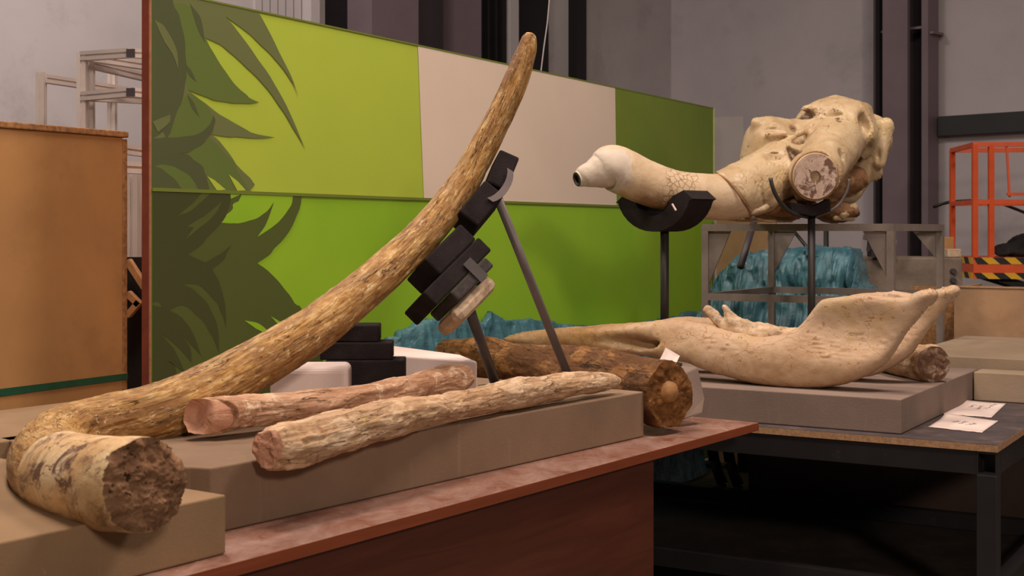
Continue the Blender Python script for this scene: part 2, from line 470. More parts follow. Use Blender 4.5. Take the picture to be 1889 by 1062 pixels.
# left wall: cladding boards, dark windows, columns
k = 0
for a in np.arange(470, 574, 14.5):
    wall_box('cladding_board', DL, NL, a+1, a+13.0, 0, 7, 0.02, M['wall'], -0.02, wl)
def structure(name, D, N, px0, px1, z0, z1, out, mat, back=0.0):
    return S(wall_box(name, D, N, px0, px1, z0, z1, out, mat, back))
structure('trim_1', DL, NL, 574, 590, 0, 7, 0.12, M['wall'])
structure('window_1', DL, NL, 604, 668, 0.6, 7, 0.03, M['black_glass'])
structure('trim_2', DL, NL, 668, 674, 0, 7, 0.08, M['wall'])
c1 = structure('trim_3', DL, NL, 686, 772, 0, 7, 0.32, M['steel_purple'])
wall_box('flange', DL, NL, 676, 688, 0, 7, 0.06, M['steel_shade_dark'], 0, c1)
wall_box('web', DL, NL, 768, 840, 0, 7, 0.03, M['steel_shade_dark'], 0, c1)  # darker copy of the column paint, shade put into the colour
wall_box('flange', DL, NL, 838, 888, 0, 7, 0.16, M['steel_purple'], 0, c1)
structure('window_2', DL, NL, 888, 942, 0.6, 7, 0.03, M['black_glass'])
structure('trim_4', DL, NL, 942, 957, 0, 7, 0.08, M['wall'])
structure('window_3', DL, NL, 957, 1012, 0.6, 7, 0.03, M['black_glass'])
structure('trim_5', DL, NL, 1064, 1082, 0, 7, 0.10, M['black_glass'])
for a in (900, 914, 928):
    structure('trim_6', DL, NL, a, a+3, 0.6, 7, 0.06, M['black'])
# right wall: dark duct, steel column
structure('trim_7', DR, NR, 1730, 1960, 2.165, 2.32, 0.10, M['dark_strip'])
col = structure('trim_8', DR, NR, 1628, 1674, 0, 7, 0.30, M['steel_purple'], 0.26)
wall_box('web', DR, NR, 1612, 1727, 0, 7, 0.03, M['steel_shade_dark'], 0.0, col)  # shade of the recess put into the colour
wall_box('flange_edge', DR, NR, 1611, 1615, 0, 7, 0.28, M['steel_shade_dark'], 0.05, col)  # shaded left side of the column, coloured dark
wall_box('flange_edge', DR, NR, 1700, 1712, 0, 7, 0.22, M['steel_purple'], 0.05, col)
wall_box('flange_edge', DR, NR, 1718, 1727, 0, 7, 0.08, M['steel_purple'], 0.05, col)
for a, b_, z in ((1616, 1630, 3.03), (1676, 1700, 3.03), (1711, 1722, 2.98)):
    wall_box('stiffener', DR, NR, a, b_, z, z+0.02, 0.20, M['steel_purple'], 0.03, col)
# thin hanging cable in front of the dark window
m = MB(); pts = [P(1017, -40, 8.0), P(1010, 40, 8.0), P(1003, 90, 8.0), P(997, 140, 8.0), P(992, 200, 8.0)]
for a, b_ in zip(pts, pts[1:]): m.bar(a, b_, 0.008, n=6)
tag(m.build('hanging_cable', M['wall']), 'thin pale cable hanging behind the tip of the tall tusk', 'cable')

# ------------------------------------------------------------------ green printed partition panel
PR = Vector((1.2334, 8.3, 0)); PD = Vector((0.4955, 0.8686, 0)).normalized(); PB = Vector((-PD.y, PD.x, 0)); PTOP = 2.147
def panel_pt(px, py):
    """photo point -> (distance from the right end, height) on the panel face"""
    kx = (px-CX)/FPX
    t = (PR.x-kx*PR.y)/(PD.x-kx*PD.y)
    d = PR.y-PD.y*t
    return t, EYE-(py-HY)/FPX*d
def pface(t, z, off=0.0):
    q = PR-PD*t-PB*off; return Vector((q.x, q.y, z))
PL = panel_pt(279, 400)[0]
pan = empty('partition_panel', PR-PD*PL/2, 'large green partition panel printed with dark leaves and a white square', 'panel')
def slab(name, t0, t1, z0, z1, o0, o1, mat, parent):
    q = [pface(t0, z0, o0), pface(t1, z0, o0), pface(t1, z0, o1), pface(t0, z0, o1)]
    return MB().hexa(q, [p+Vector((0, 0, z1-z0)) for p in q]).build(name, mat, parent)
slab('board', 0, PL-0.006, 0.02, PTOP-0.004, -0.034, -0.004, M['wood_pale'], pan)
slab('wood_edge', PL-0.005, PL+0.004, 0.02, PTOP, -0.036, -0.006, M['wood_red'], pan)
slab('edge_lipping', PL-0.004, PL+0.0045, 0.02, PTOP, -0.0055, -0.0005, plain('lipping', (176, 122, 92), 0.7, 0.1, 30), pan)
def print_mat(name, rgb, rgb2=None, axis='x'):
    m, nt, b = base_mat(name); v = coords(nt)
    f = noise(nt, v, 1.6, 3)
    c = ramp(nt, f, [(0.3, rgb), (0.7, rgb2 or tuple(x*1.04 for x in rgb))])
    wv = mapping(nt, v, (120, 120, 120)); c = mixc(nt, math_n(nt, 'MULTIPLY', noise(nt, wv, 3, 2), 0.08), c, (70, 60, 40))
    link(nt, c, b.inputs['Base Color']); b.inputs['Roughness'].default_value = 0.5; b.inputs['Specular IOR Level'].default_value = 0.3
    return m
SEAM = 1.527
G = {'lime': print_mat('print_lime', (182, 202, 72), (174, 196, 68)), 'green': print_mat('print_green', (154, 198, 48), (138, 188, 44)),
     'white': print_mat('print_white', (224, 206, 190)), 'olive': print_mat('print_olive', (126, 146, 54), (110, 134, 46)),
     'leaf': print_mat('print_leaf_grey_green', (108, 116, 72)), 'mid': print_mat('print_leaf_green', (98, 116, 58)),
     'dark': print_mat('print_leaf_dark', (82, 90, 60)), 'low': print_mat('print_leaf_low', (82, 94, 46)), 'lowdark': print_mat('print_leaf_low_dark', (68, 74, 42)),
     'seam': print_mat('print_seam', (112, 126, 52))}
def cloth(name, t0, t1, z0, z1, off, mat, parent, seed):
    nx, nz = 90, 40; V = []
    for i in range(nx+1):
        for j in range(nz+1):
            t = t0+(t1-t0)*i/nx; z = z0+(z1-z0)*j/nz
            e = min(1, 6*min(i/nx, 1-i/nx, ))*min(1, 6*min(j/nz, 1-j/nz))
            V.append((t, z, e))
    A = np.array(V); w_ = fbm(np.stack([A[:, 0]*1.3, A[:, 1]*2.2, A[:, 0]*0], 1), 3, seed)*0.0016*A[:, 2]
    W = [pface(a[0], a[1], off+max(-0.001, x)) for a, x in zip(A, w_)]
    F = [(i*(nz+1)+j, (i+1)*(nz+1)+j, (i+1)*(nz+1)+j+1, i*(nz+1)+j+1) for i in range(nx) for j in range(nz)]
    return mk(name, [tuple(p) for p in W], F, mat, parent, True)
up = cloth('upper_banner', 0, PL, SEAM, PTOP, 0.0, G['lime'], pan, 3)
lo = cloth('lower_banner', 0, PL, 0.03, SEAM, 0.0, G['green'], pan, 7)
slab('seam_strip', 0, PL, SEAM-0.0055, SEAM+0.0055, 0.001, 0.0062, G['seam'], pan)
slab('top_hem', 0, PL, PTOP-0.003, PTOP+0.003, -0.036, 0.004, G['seam'], pan)
tube_m = MB(); tube_m.bar(pface(0.004, 0.03, 0.004), pface(0.004, PTOP, 0.004), 0.010); tube_m.build('edge_tape', plain('pale_tape', (150, 160, 96), 0.5), pan)
def smooth_poly(pts):
    n = len(pts); out = []
    A = [Vector((p[0], p[1])) for p in pts]
    def corner(i):
        a = (A[i]-A[i-1]); b = (A[(i+1) % n]-A[i])
        return a.length < 1e-6 or b.length < 1e-6 or a.angle(b) > math.radians(48)
    for i in range(n):
        j = (i+1) % n; L = (A[j]-A[i])
        t0 = L if corner(i) else (A[j]-A[i-1])*0.5
        t1 = L if corner(j) else (A[(j+2) % n]-A[i])*0.5
        for f in (0, 0.25, 0.5, 0.75):
            h1 = 2*f**3-3*f*f+1; h2 = f**3-2*f*f+f; h3 = -2*f**3+3*f*f; h4 = f**3-f*f
            out.append(A[i]*h1+t0*h2+A[j]*h3+t1*h4)
    return out
LAY = [0]
def leaf(pts, frame, mat, parent, name='printed_leaf', smooth=True):
    LAY[0] += 1
    q = [(frame[0]+x*frame[2], frame[1]+y*frame[2]) for x, y in pts]
    if smooth: q = [(v.x, v.y) for v in smooth_poly(q)]
    off = 0.0022+0.00010*LAY[0]; V = []
    zlo, zhi = (SEAM+0.002, PTOP-0.001) if parent is up else (0.04, SEAM-0.002)
    for x, y in q:
        t, z = panel_pt(x, y); V.append(tuple(pface(min(max(t, 0.006), PL-0.0002), min(max(z, zlo), zhi), off)))
    return mk(name, V, [tuple(range(len(V)))], mat, parent)
FU = (270, 0, 0.3294); FL = (270, 330, 0.358); F1 = (0, 0, 1)
leaf([(770, 60), (1134, 150), (1137, 392), (781, 380)], F1, G['white'], up, 'white_square', False)
leaf([(1134, 150), (1320, 195), (1320, 400), (1137, 392)], F1, G['olive'], up, 'olive_square', False)
leaf([(20, -140), (560, -40), (605, 40), (660, 130), (740, 290), (810, 430), (850, 545), (800, 440), (720, 335), (640, 255), (560, 180), (440, 92),
      (520, 190), (620, 330), (720, 480), (800, 630), (887, 835), (820, 720), (740, 590), (650, 470), (560, 380), (460, 290), (400, 245), (328, 212),
      (370, 290), (440, 400), (510, 490), (570, 545), (630, 574), (540, 578), (440, 570), (340, 545), (228, 503),
      (330, 580), (450, 665), (580, 740), (718, 770), (600, 774), (470, 768), (360, 752),
      (430, 820), (500, 920), (580, 1062), (580, 1090), (20, 1070)], FU, G['leaf'], up)
leaf([(140, 20), (240, 40), (300, 130), (328, 212), (370, 290), (440, 400), (510, 490), (570, 545), (630, 574), (540, 578), (440, 570), (340, 545), (228, 503), (215, 430), (205, 300), (180, 130)], FU, G['mid'], up)
leaf([(215, 540), (240, 520), (330, 590), (372, 650), (360, 700), (300, 745), (200, 765), (90, 770), (150, 690)], FU, G['mid'], up)
leaf([(185, 858), (270, 830), (350, 770), (430, 850), (500, 950), (570, 1062), (340, 1070), (330, 980), (260, 910)], FU, G['mid'], up)
leaf([(20, -140), (140, -60), (150, 30), (190, 130), (215, 300), (212, 480), (170, 620), (90, 735), (20, 780)], FU, G['dark'], up)
leaf([(240, 20), (300, 100), (325, 240), (280, 150)], FU, G['dark'], up)
leaf([(210, 350), (250, 400), (278, 460), (235, 420)], FU, G['dark'], up)
leaf([(225, 530), (265, 580), (292, 655), (250, 600)], FU, G['dark'], up)
leaf([(374, 645), (376, 700), (340, 770), (270, 830), (185, 858), (20, 900), (20, 775), (100, 770), (200, 765), (300, 742), (350, 700)], FU, G['dark'], up)
leaf([(185, 860), (260, 895), (320, 960), (352, 1070), (200, 1070), (20, 1070), (20, 890)], FU, G['dark'], up)
leaf([(40, 930), (110, 925), (180, 950), (250, 1000), (285, 1060), (200, 1058), (150, 1000), (90, 950)], FU, G['mid'], up)
leaf([(40, 110), (110, 170), (165, 280), (175, 390), (140, 300), (90, 220)], FU, G['leaf'], up)
leaf([(30, 680), (130, 640), (120, 690), (60, 740)], FU, G['leaf'], up)
leaf([(335, 985), (390, 1020), (440, 1062), (390, 1066)], FU, G['lime'], up, 'printed_gap')
leaf([(455, 975), (520, 1030), (552, 1066), (505, 1068)], FU, G['lime'], up, 'printed_gap')
leaf([(20, 40), (797, 60), (797, 88), (770, 190), (710, 300), (640, 380), (565, 432), (640, 490), (710, 570), (760, 640), (820, 740), (900, 900), (950, 1400), (20, 1400)], FL, G['low'], lo)
leaf([(495, 60), (754, 62), (750, 90), (725, 160), (660, 235), (568, 298), (615, 225), (654, 118), (595, 182), (530, 213), (450, 228), (380, 225), (402, 188), (440, 155), (470, 115)], FL, G['green'], lo, 'printed_gap')
leaf([(428, 60), (488, 60), (486, 78), (425, 104)], FL, G['green'], lo, 'printed_gap')
leaf([(20, 40), (425, 50), (420, 150), (370, 240), (290, 330), (210, 390), (300, 430), (370, 390), (435, 338), (400, 410), (335, 465), (380, 560), (405, 680), (405, 765), (375, 680), (340, 620), (270, 550), (180, 540),
      (260, 590), (330, 680), (365, 780), (370, 900), (320, 790), (250, 700), (180, 650), (60, 632), (20, 640)], FL, G['lowdark'], lo)
leaf([(20, 650), (120, 680), (200, 740), (250, 830), (277, 910), (220, 850), (160, 780), (220, 870), (228, 945), (150, 860), (70, 795), (150, 900), (195, 1000), (75, 915), (150, 1010), (150, 1400), (20, 1400)], FL, G['lowdark'], lo)
leaf([(158, 190), (230, 130), (290, 60), (335, 62), (275, 120), (220, 165)], FL, G['low'], lo)
leaf([(205, 245), (290, 195), (385, 115), (340, 190), (270, 250), (195, 312), (240, 250)], FL, G['low'], lo)
leaf([(500, 728), (575, 745), (640, 800), (600, 790), (545, 760)], FL, G['green'], lo, 'printed_gap')
leaf([(635, 705), (690, 740), (700, 765), (670, 745)], FL, G['green'], lo, 'printed_gap')
fo = MB()
fo.box(pface(0.25, 0.01, -0.02), PD, PB, (0, 0, 1), 0.04, 0.30, 0.01); fo.build('foot', M['black_metal'], pan)
fo = MB()
fo.box(pface(PL-0.4, 0.01, -0.02), PD, PB, (0, 0, 1), 0.04, 0.30, 0.01); fo.build('foot', M['black_metal'], pan)

# clear film hung beside the panel
q = [P(1318, 216, 8.45), P(1371, 214, 8.6), P(1374, 400, 8.6), P(1318, 400, 8.45)]
m = MB().hexa(q, [p+Vector((0.0, 0.004, 0)) for p in q])
tag(m.build('clear_sheet', M['film']), 'translucent clear plastic sheet standing at the right end of the green panel', 'sheet')

# ------------------------------------------------------------------ hardboard crate on the left
BX = Vector((-1.306, 4.6, 0)); bx_top = 1.735
crate = empty('hardboard_crate', BX-PD*0.35, 'tall brown hardboard crate with a green strap', 'crate')
def cb(name, t0, t1, z0, z1, o0, o1, mat, parent=None, bev=0.002):
    f = lambda t, o: BX-PD*t-PB*o
    q = [f(t0, o0), f(t1, o0), f(t1, o1), f(t0, o1)]
    return MB().hexa([p+Vector((0, 0, z0)) for p in q], [p+Vector((0, 0, z1)) for p in q]).build(name, mat, parent or crate, bev=bev)
cb('front_panel', 0.021, 0.66, 0, bx_top-0.022, -0.02, 0.0, M['mdf'])
cb('side_panel', 0.0, 0.020, 0, bx_top-0.026, -0.5, 0.001, M['chip'])
cb('side_panel', 0.661, 0.68, 0, bx_top-0.022, -0.5, 0.0, M['chip'])
cb('back_panel', 0.021, 0.66, 0, bx_top-0.022, -0.5, -0.48, M['mdf'])
cb('lid', 0.0, 0.69, bx_top-0.021, bx_top, -0.51, 0.008, M['chip'], bev=0.004)
g = lambda t: BX-PD*t+PB*(-0.0025)
sz = lambda px: None
m = MB(); zs = EYE-(694-HY)/FPX*4.6
q0 = [BX-PD*0.0, BX-PD*0.68]
m.hexa([q0[0]-PB*0.0015+Vector((0, 0, zs-0.011)), q0[1]-PB*0.0015+Vector((0, 0, zs-0.011)), q0[1]-PB*0.004+Vector((0, 0, zs-0.011)), q0[0]-PB*0.004+Vector((0, 0, zs-0.011))],
       [q0[0]-PB*0.0015+Vector((0, 0, zs+0.011)), q0[1]-PB*0.0015+Vector((0, 0, zs+0.011)), q0[1]-PB*0.004+Vector((0, 0, zs+0.011)), q0[0]-PB*0.004+Vector((0, 0, zs+0.011))])
m.build('strap', M['strap'], crate)

# ------------------------------------------------------------------ aluminium profile frame behind the crate
alu = empty('aluminium_frame', (-2.0, 6.3, 0), 'silver slotted aluminium profile frame behind the brown crate', 'frame')
SEC = []
for (a, b_) in ((1, 1), (-1, 1), (-1, -1), (1, -1)):
    pass
def slotted(a, b_, wd=0.04, name='profile_bar', parent=None, up=(0, 0, 1)):
    a = Vector(a); b_ = Vector(b_); t = (b_-a).normalized(); x = t.cross(Vector(up))
    if x.length < 1e-3: x = t.cross(Vector((0, 1, 0)))
    x.normalize(); y = x.cross(t).normalized(); h = wd/2; s = wd*0.1; dp = wd*0.22
    sec = []
    for i in range(4):
        ca, sa = math.cos(i*math.pi/2), math.sin(i*math.pi/2)
        for u_, v_ in ((h, -h), (h, -s), (h-dp, -s), (h-dp, s), (h, s)):
            sec.append((u_*ca-v_*sa, u_*sa+v_*ca))
    r = [x*i+y*j for i, j in sec]
    m = MB().hexa([a+q for q in r], [b_+q for q in r])
    return m.build(name, M['alu'], parent if parent is not None else alu)
def vpost(px, ytop, d, wd=0.04):
    t = P(px, ytop, d); slotted(t, Vector((t.x, t.y, 0.0)), wd)
vpost(76, 134, 6.4); vpost(152, 98, 6.0); vpost(166, 104, 6.12, 0.036); vpost(207, 100, 6.9); vpost(292, 97, 5.95)
slotted(P(152, 104, 6.0), P(241, 98, 5.9)); slotted(P(241, 98, 5.9), P(300, 102, 6.05))
slotted(P(152, 178, 6.0), P(241, 170, 5.9)); slotted(P(241, 170, 5.9), P(300, 176, 6.05))
slotted(P(166, 118, 6.12), P(300, 150, 6.9)); slotted(P(83, 145, 6.4), P(300, 178, 7.2))
slotted(P(158, 104, 6.02), P(300, 126, 6.5)); slotted(P(158, 178, 6.02), P(300, 185, 6.2))
for yy in (98, 170):
    m = MB(); c = P(241, yy, 5.87); m.box(c, (1, 0, 0), (0, 1, 0), (0, 0, 1), 0.018, 0.004, 0.018); m.build('end_cap', M['steel_shade_dark'], alu)
slotted(P(225, 275, 5.6), P(300, 285, 5.9)); slotted(P(225, 308, 5.6), P(300, 312, 5.8), 0.05)
slotted(P(245, 322, 5.5), P(245, 474, 5.5), 0.05); slotted(P(257, 322, 5.62), P(257, 474, 5.62), 0.036)
# timber brace and flat black sheet filling the gap
m = MB(); q = [P(234, 474, 5.3), P(300, 474, 5.3), P(300, 900, 5.3), P(234, 900, 5.3)]
q = [Vector((p.x, p.y, max(p.z, 0.0))) for p in q]
m.hexa(q, [p+Vector((0, 0.03, 0)) for p in q])
tag(m.build('dark_backing', M['black']), 'flat black sheet filling the gap between the brown crate and the green panel', 'board')
br = empty('timber_brace', P(250, 560, 5.2), 'pale crossed timber offcuts in the gap beside the brown crate', 'timber')
for a, b_ in (((236, 480), (268, 530)), ((236, 540), (258, 562)), ((258, 556), (236, 582))):
    MB().bar(P(*a, 5.22), P(*b_, 5.22), 0.022, 0.05, up=(0, 1, 0)).build('offcut', M['wood_pale'], br)
# ------------------------------------------------------------------ red-brown table
TZ = 0.785; TC = Vector((0.789, 4.343, 0)); TS = Vector((0.580, 0.8147, 0)).normalized(); TB = Vector((-TS.y, TS.x, 0)); Z3 = Vector((0, 0, 1))
def T(a, b, z=0.0):
    p = TC-TS*a+TB*b; return Vector((p.x, p.y, z))
def slabT(m, a0, a1, b0, b1, z0, z1):
    q = [T(a0, b0), T(a1, b0), T(a1, b1), T(a0, b1)]
    return m.hexa([p+Z3*z0 for p in q], [p+Z3*z1 for p in q])
tab = empty('wooden_table', T(1.7, 0.7, 0), 'long red-brown wooden table with a dusty top under the tusks', 'table')
slabT(MB(), 0, 3.5, 0.0, 1.36, TZ-0.027, TZ).build('tabletop', M['table_top'], tab, bev=0.002)
slabT(MB(), -0.0015, 3.5, -0.0015, 0.0, TZ-0.0255, TZ-0.001).build('edge_band', M['table_edge'], tab)
slabT(MB(), -0.0016, 0.0, 0.0, 1.36, TZ-0.0255, TZ-0.001).build('edge_band', M['table_edge'], tab)
slabT(MB(), 0.625, 3.4, 0.03, 0.05, 0.02, TZ-0.0275).build('front_panel', M['table_wood'], tab)
slabT(MB(), 0.625, 0.65, 0.0505, 1.30, 0.0, TZ-0.0275).build('side_panel', M['table_wood'], tab)
slabT(MB(), 3.37, 3.395, 0.0505, 1.30, 0.0, TZ-0.0275).build('side_panel', M['table_wood'], tab)

# ------------------------------------------------------------------ foam slabs on it
FZ, FZ2 = 0.92, 0.898
def foam_block(name, poly, z0, z1, mat, label, cat='foam slab', bev=0.004, group=None):
    """subdivided slab with slightly uneven faces"""
    bm = bmesh.new()
    lo_ = [bm.verts.new((p[0], p[1], z0)) for p in poly]; hi_ = [bm.verts.new((p[0], p[1], z1)) for p in poly]
    n = len(poly); bm.faces.new(lo_[::-1]); bm.faces.new(hi_)
    for i in range(n): bm.faces.new((lo_[i], lo_[(i+1) % n], hi_[(i+1) % n], hi_[i]))
    V = [tuple(v.co) for v in bm.verts]; bm.verts.index_update(); F = [[v.index for v in f.verts] for f in bm.faces]; bm.free()
    o = mk(name, V, F, mat); bevel(o, bev, 3)
    return tag(o, label, cat, group)
f1 = PZ(388, 863, FZ); f2 = PZ(1188, 722, FZ)
fd = (f2-f1).normalized(); fb = Vector((-fd.y, fd.x, 0))
f0 = PZ(352, 861, FZ)
foam_block('foam_slab', [f0, f1, f2, f2+fb*0.70, f1+fb*0.70-fd*0.04, f1+fb*0.12-fd*0.09], TZ+0.001, FZ, M['foam'], 'long brown-grey foam slab carrying the two pale bones', 'foam slab')
c0 = PZ(417, 912, FZ2)
foam_block('foam_slab', [c0, c0+TB*0.74, c0+TB*0.74-TS*1.0, c0-TS*1.0], TZ+0.001, FZ2, M['foam_warm'], 'brown foam slab in front, under the broken base of the tall tusk', 'foam slab')
foam_block('foam_slab', [T(1.35, 0.86), T(1.35, 1.34), T(3.45, 1.34), T(3.45, 0.86)], TZ+0.001, FZ, M['foam_warm'], 'brown foam slab at the far left, in front of the hardboard crate', 'foam slab')

# ------------------------------------------------------------------ fossil materials
M['tusk'] = bone('ochre_tusk', [(0.28, (128, 84, 36)), (0.42, (176, 126, 60)), (0.54, (204, 160, 92)), (0.66, (222, 188, 132)), (0.8, (234, 212, 172))],
                 mscale=(0.42, 1, 1), big=52, fibre=(7, 110, 110), fib_col=(96, 60, 28), fib_amt=0.65, crack=((4.5, 58, 58), 0.022, 0.8), crack_col=(74, 46, 20), flake=((140, 94, 44), 0.5),
                 blotch=[((138, 94, 48), 5.0, 0.54, 0.72), ((222, 192, 142), 62, 0.56, 0.64), ((112, 72, 32), 60, 0.60, 0.66)], rough=0.5, bmp=1.0)
M['tusk_base'] = bone('cream_tusk_base', [(0.34, (152, 106, 68)), (0.42, (216, 174, 118)), (0.56, (238, 208, 158)), (0.72, (244, 224, 188))],
                      mscale=(0.9, 1, 1), big=9, fibre=(10, 24, 24), fib_col=(112, 72, 50), fib_amt=0.8, crack=((6, 8, 8), 0.010, 0.8), crack_col=(120, 80, 46),
                      blotch=[((116, 82, 62), 13.0, 0.55, 0.60), ((110, 72, 50), 4.5, 0.56, 0.64)], rough=0.42, bmp=0.4)
M['matrix'] = bone('brown_matrix', [(0.3, (92, 64, 46)), (0.5, (132, 98, 72)), (0.7, (160, 124, 94))], attr=None, big=14, fibre=(20, 20, 20), fib_col=(84, 60, 44), fib_amt=0.5,
                   pits=((66, 46, 32), 60, 0.62), rough=0.9, bmp=1.0, spec=0.2)
M['bone_pink'] = bone('pinkish_bone', [(0.3, (178, 132, 102)), (0.5, (210, 168, 136)), (0.7, (228, 196, 166))], big=9, fibre=(9, 60, 60), fib_col=(140, 92, 60), fib_amt=0.6, flake=((166, 120, 88), 0.6),
                      crack=((4, 46, 46), 0.018, 0.8), crack_col=(120, 82, 56), blotch=[((232, 204, 172), 16, 0.56, 0.64), ((150, 104, 74), 12, 0.60, 0.70)], rough=0.75, bmp=0.9)
M['bone_end'] = bone('pink_bone_end', [(0.3, (170, 118, 92)), (0.6, (206, 158, 130)), (0.75, (222, 186, 158))], attr=None, big=12, fibre=(12, 12, 12), fib_col=(132, 86, 62), fib_amt=0.5, rough=0.85, bmp=0.7)
M['bone_pale'] = bone('pale_bone', [(0.3, (188, 146, 108)), (0.45, (218, 182, 144)), (0.65, (236, 208, 174)), (0.8, (240, 220, 194))], big=9, fibre=(9, 60, 60), fib_col=(136, 96, 60), fib_amt=0.6, flake=((172, 132, 96), 0.6),
                      crack=((4, 44, 44), 0.018, 0.8), crack_col=(124, 88, 60), blotch=[((196, 168, 96), 7, 0.62, 0.72), ((170, 124, 88), 14, 0.60, 0.68)], rough=0.7, bmp=0.9)
M['log'] = bone('brown_fossil', [(0.3, (92, 58, 28)), (0.5, (140, 94, 50)), (0.66, (176, 130, 80)), (0.8, (196, 156, 108))], mscale=(0.6, 1, 1), big=11, fibre=(9, 46, 46), fib_col=(70, 42, 20), fib_amt=0.7, flake=((88, 54, 26), 0.8),
                crack=((5, 30, 30), 0.024, 0.9), crack_col=(62, 38, 18), rough=0.8, bmp=1.0)
M['log_end'] = bone('brown_fossil_face', [(0.3, (84, 52, 26)), (0.5, (124, 82, 44)), (0.7, (152, 108, 64))], attr=None, big=16, fibre=(24, 24, 24), fib_col=(66, 40, 20), fib_amt=0.6,
                    pits=((190, 160, 110), 80, 0.66), rough=0.9, bmp=1.0, spec=0.2)
M['mandible'] = bone('mandible_bone', [(0.3, (174, 138, 102)), (0.48, (194, 162, 130)), (0.66, (202, 174, 148)), (0.8, (204, 178, 156))], attr=None, big=4, fibre=(14, 14, 20), fib_col=(168, 126, 90), fib_amt=0.3,
                     crack=((5, 5, 6), 0.008, 0.9), crack_col=(164, 114, 76), pits=((180, 130, 86), 46, 0.62), blotch=[((184, 156, 100), 3.5, 0.54, 0.72)], sed=(158, 114, 62), rough=0.5, bmp=0.35)
M['tooth'] = bone('worn_tooth', [(0.3, (150, 122, 98)), (0.5, (206, 176, 142)), (0.7, (232, 208, 178))], attr=None, big=14, fibre=(26, 26, 30), fib_col=(116, 92, 78), fib_amt=0.7, rough=0.6, bmp=0.8)
M['skull'] = bone('skull_bone', [(0.3, (172, 144, 106)), (0.5, (194, 170, 134)), (0.68, (206, 186, 154))], attr=None, big=5, fibre=(14, 14, 14), fib_col=(182, 142, 98), fib_amt=0.35,
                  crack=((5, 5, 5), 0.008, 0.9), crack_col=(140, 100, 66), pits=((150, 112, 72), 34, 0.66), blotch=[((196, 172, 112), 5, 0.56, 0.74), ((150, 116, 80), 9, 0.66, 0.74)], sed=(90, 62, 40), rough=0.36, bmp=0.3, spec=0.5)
M['skull_low'] = bone('brown_under_bone', [(0.3, (96, 68, 44)), (0.55, (140, 102, 70)), (0.75, (190, 154, 112))], attr=None, big=12, fibre=(20, 20, 20), fib_col=(70, 48, 30), fib_amt=0.6, rough=0.85, bmp=0.9)
def skull_tusk_mat():
    m = bone('cracked_tusk', [(0.3, (184, 154, 118)), (0.5, (208, 184, 152)), (0.7, (220, 200, 172))], big=7, fibre=(12, 22, 22), fib_col=(176, 136, 96), fib_amt=0.35, rough=0.5, bmp=0.4)
    nt = m.node_tree; b = nt.nodes['Principled BSDF']
    old = b.inputs['Base Color'].links[0].from_socket
    v = coords(nt, 'tc')
    vo = node(nt, 'ShaderNodeTexVoronoi', feature='DISTANCE_TO_EDGE'); vo.inputs['Scale'].default_value = 40; link(nt, v, vo.inputs['Vector'])
    k = ramp(nt, vo.outputs['Distance'], [(0.0, 1.0), (0.045, 0.8), (0.075, 0.0)])
    sx = node(nt, 'ShaderNodeSeparateXYZ'); link(nt, v, sx.inputs[0])
    s_ = math_n(nt, 'ADD', sx.outputs[0], math_n(nt, 'MULTIPLY', math_n(nt, 'SUBTRACT', noise(nt, v, 9, 4), 0.5), 0.14))
    band = ramp(nt, s_, [(0.0, 0.0), (0.39, 0.0), (0.42, 1.0), (0.53, 1.0), (0.57, 0.0)])
    c = mixc(nt, math_n(nt, 'MULTIPLY', k, band), old, (150, 116, 84))
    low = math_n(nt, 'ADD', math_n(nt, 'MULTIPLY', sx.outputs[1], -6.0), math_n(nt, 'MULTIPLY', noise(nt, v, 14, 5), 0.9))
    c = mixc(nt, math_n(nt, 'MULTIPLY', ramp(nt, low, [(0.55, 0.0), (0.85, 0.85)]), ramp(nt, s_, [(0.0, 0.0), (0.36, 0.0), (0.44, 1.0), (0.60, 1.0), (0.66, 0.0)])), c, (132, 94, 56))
    link(nt, c, b.inputs['Base Color'])
    return m
M['skull_tusk'] = skull_tusk_mat()
M['patch'] = plain('plaster_patch', (206, 192, 176), 0.7, 0.05, 10, bmp=0.25, bsc=24)
M['cut'] = bone('cut_tusk_face', [(0.3, (170, 142, 128)), (0.5, (200, 176, 160)), (0.7, (212, 194, 180))], attr=None, big=16, fibre=(30, 30, 30), fib_col=(128, 96, 82), fib_amt=0.5,
                blotch=[((112, 82, 70), 14, 0.50, 0.56)], rough=0.7, bmp=0.3)
M['collar'] = plain('brown_collar', (146, 110, 76), 0.8, 0.2, 20, bmp=0.4)

def add_tube(name, pts, n, m, mat, parent, disp, ends=(None, None), **kw):
    lv = {}
    V, tc, s, fr = tube(pts, n, m, lambda *a: disp(*a, lv), kw.get('squash'))
    if 'tilt' in kw:                                # oblique first end: the side toward a direction is cut back
        amt, vec = kw['tilt']; K = int(n*0.14)
        dr = (V[0]-V[0].mean(0)); dr = dr/np.linalg.norm(dr, axis=1)[:, None]
        sh = amt*np.clip(0.25+0.75*(dr@np.array(vec)), 0, 1)
        for i in range(K): V[i] += fr[1][i][None]*(sh*(1-i/K))[:, None]
    o = mk(name, V.reshape(-1, 3), tube_faces(n, m), mat, parent, True, {'tc': tc.reshape(-1, 3), 'flk': lv.get('f', np.ones((n, m))).reshape(-1)})
    for e, i, sg in ((ends[0], 0, -1), (ends[1], n-1, 1)):
        if e:
            nm, mt, rough, seed, bulge = e
            cV, cF = cap_mesh(V[i], fr[1][i]*sg, rough, seed, bulge)
            L = np.linalg.norm(cV-V[i].mean(0), axis=1)
            mk(nm, cV, cF, mt, parent, True, {'tc': np.c_[np.full(len(cV), s[i]), (cV-V[i].mean(0))@fr[2][i], (cV-V[i].mean(0))@fr[3][i]], 'flk': np.full(len(cV), 0.6)})
    return o, V, fr
def pp(L): return [(*P(a, b, d), r) for a, b, d, r in L]

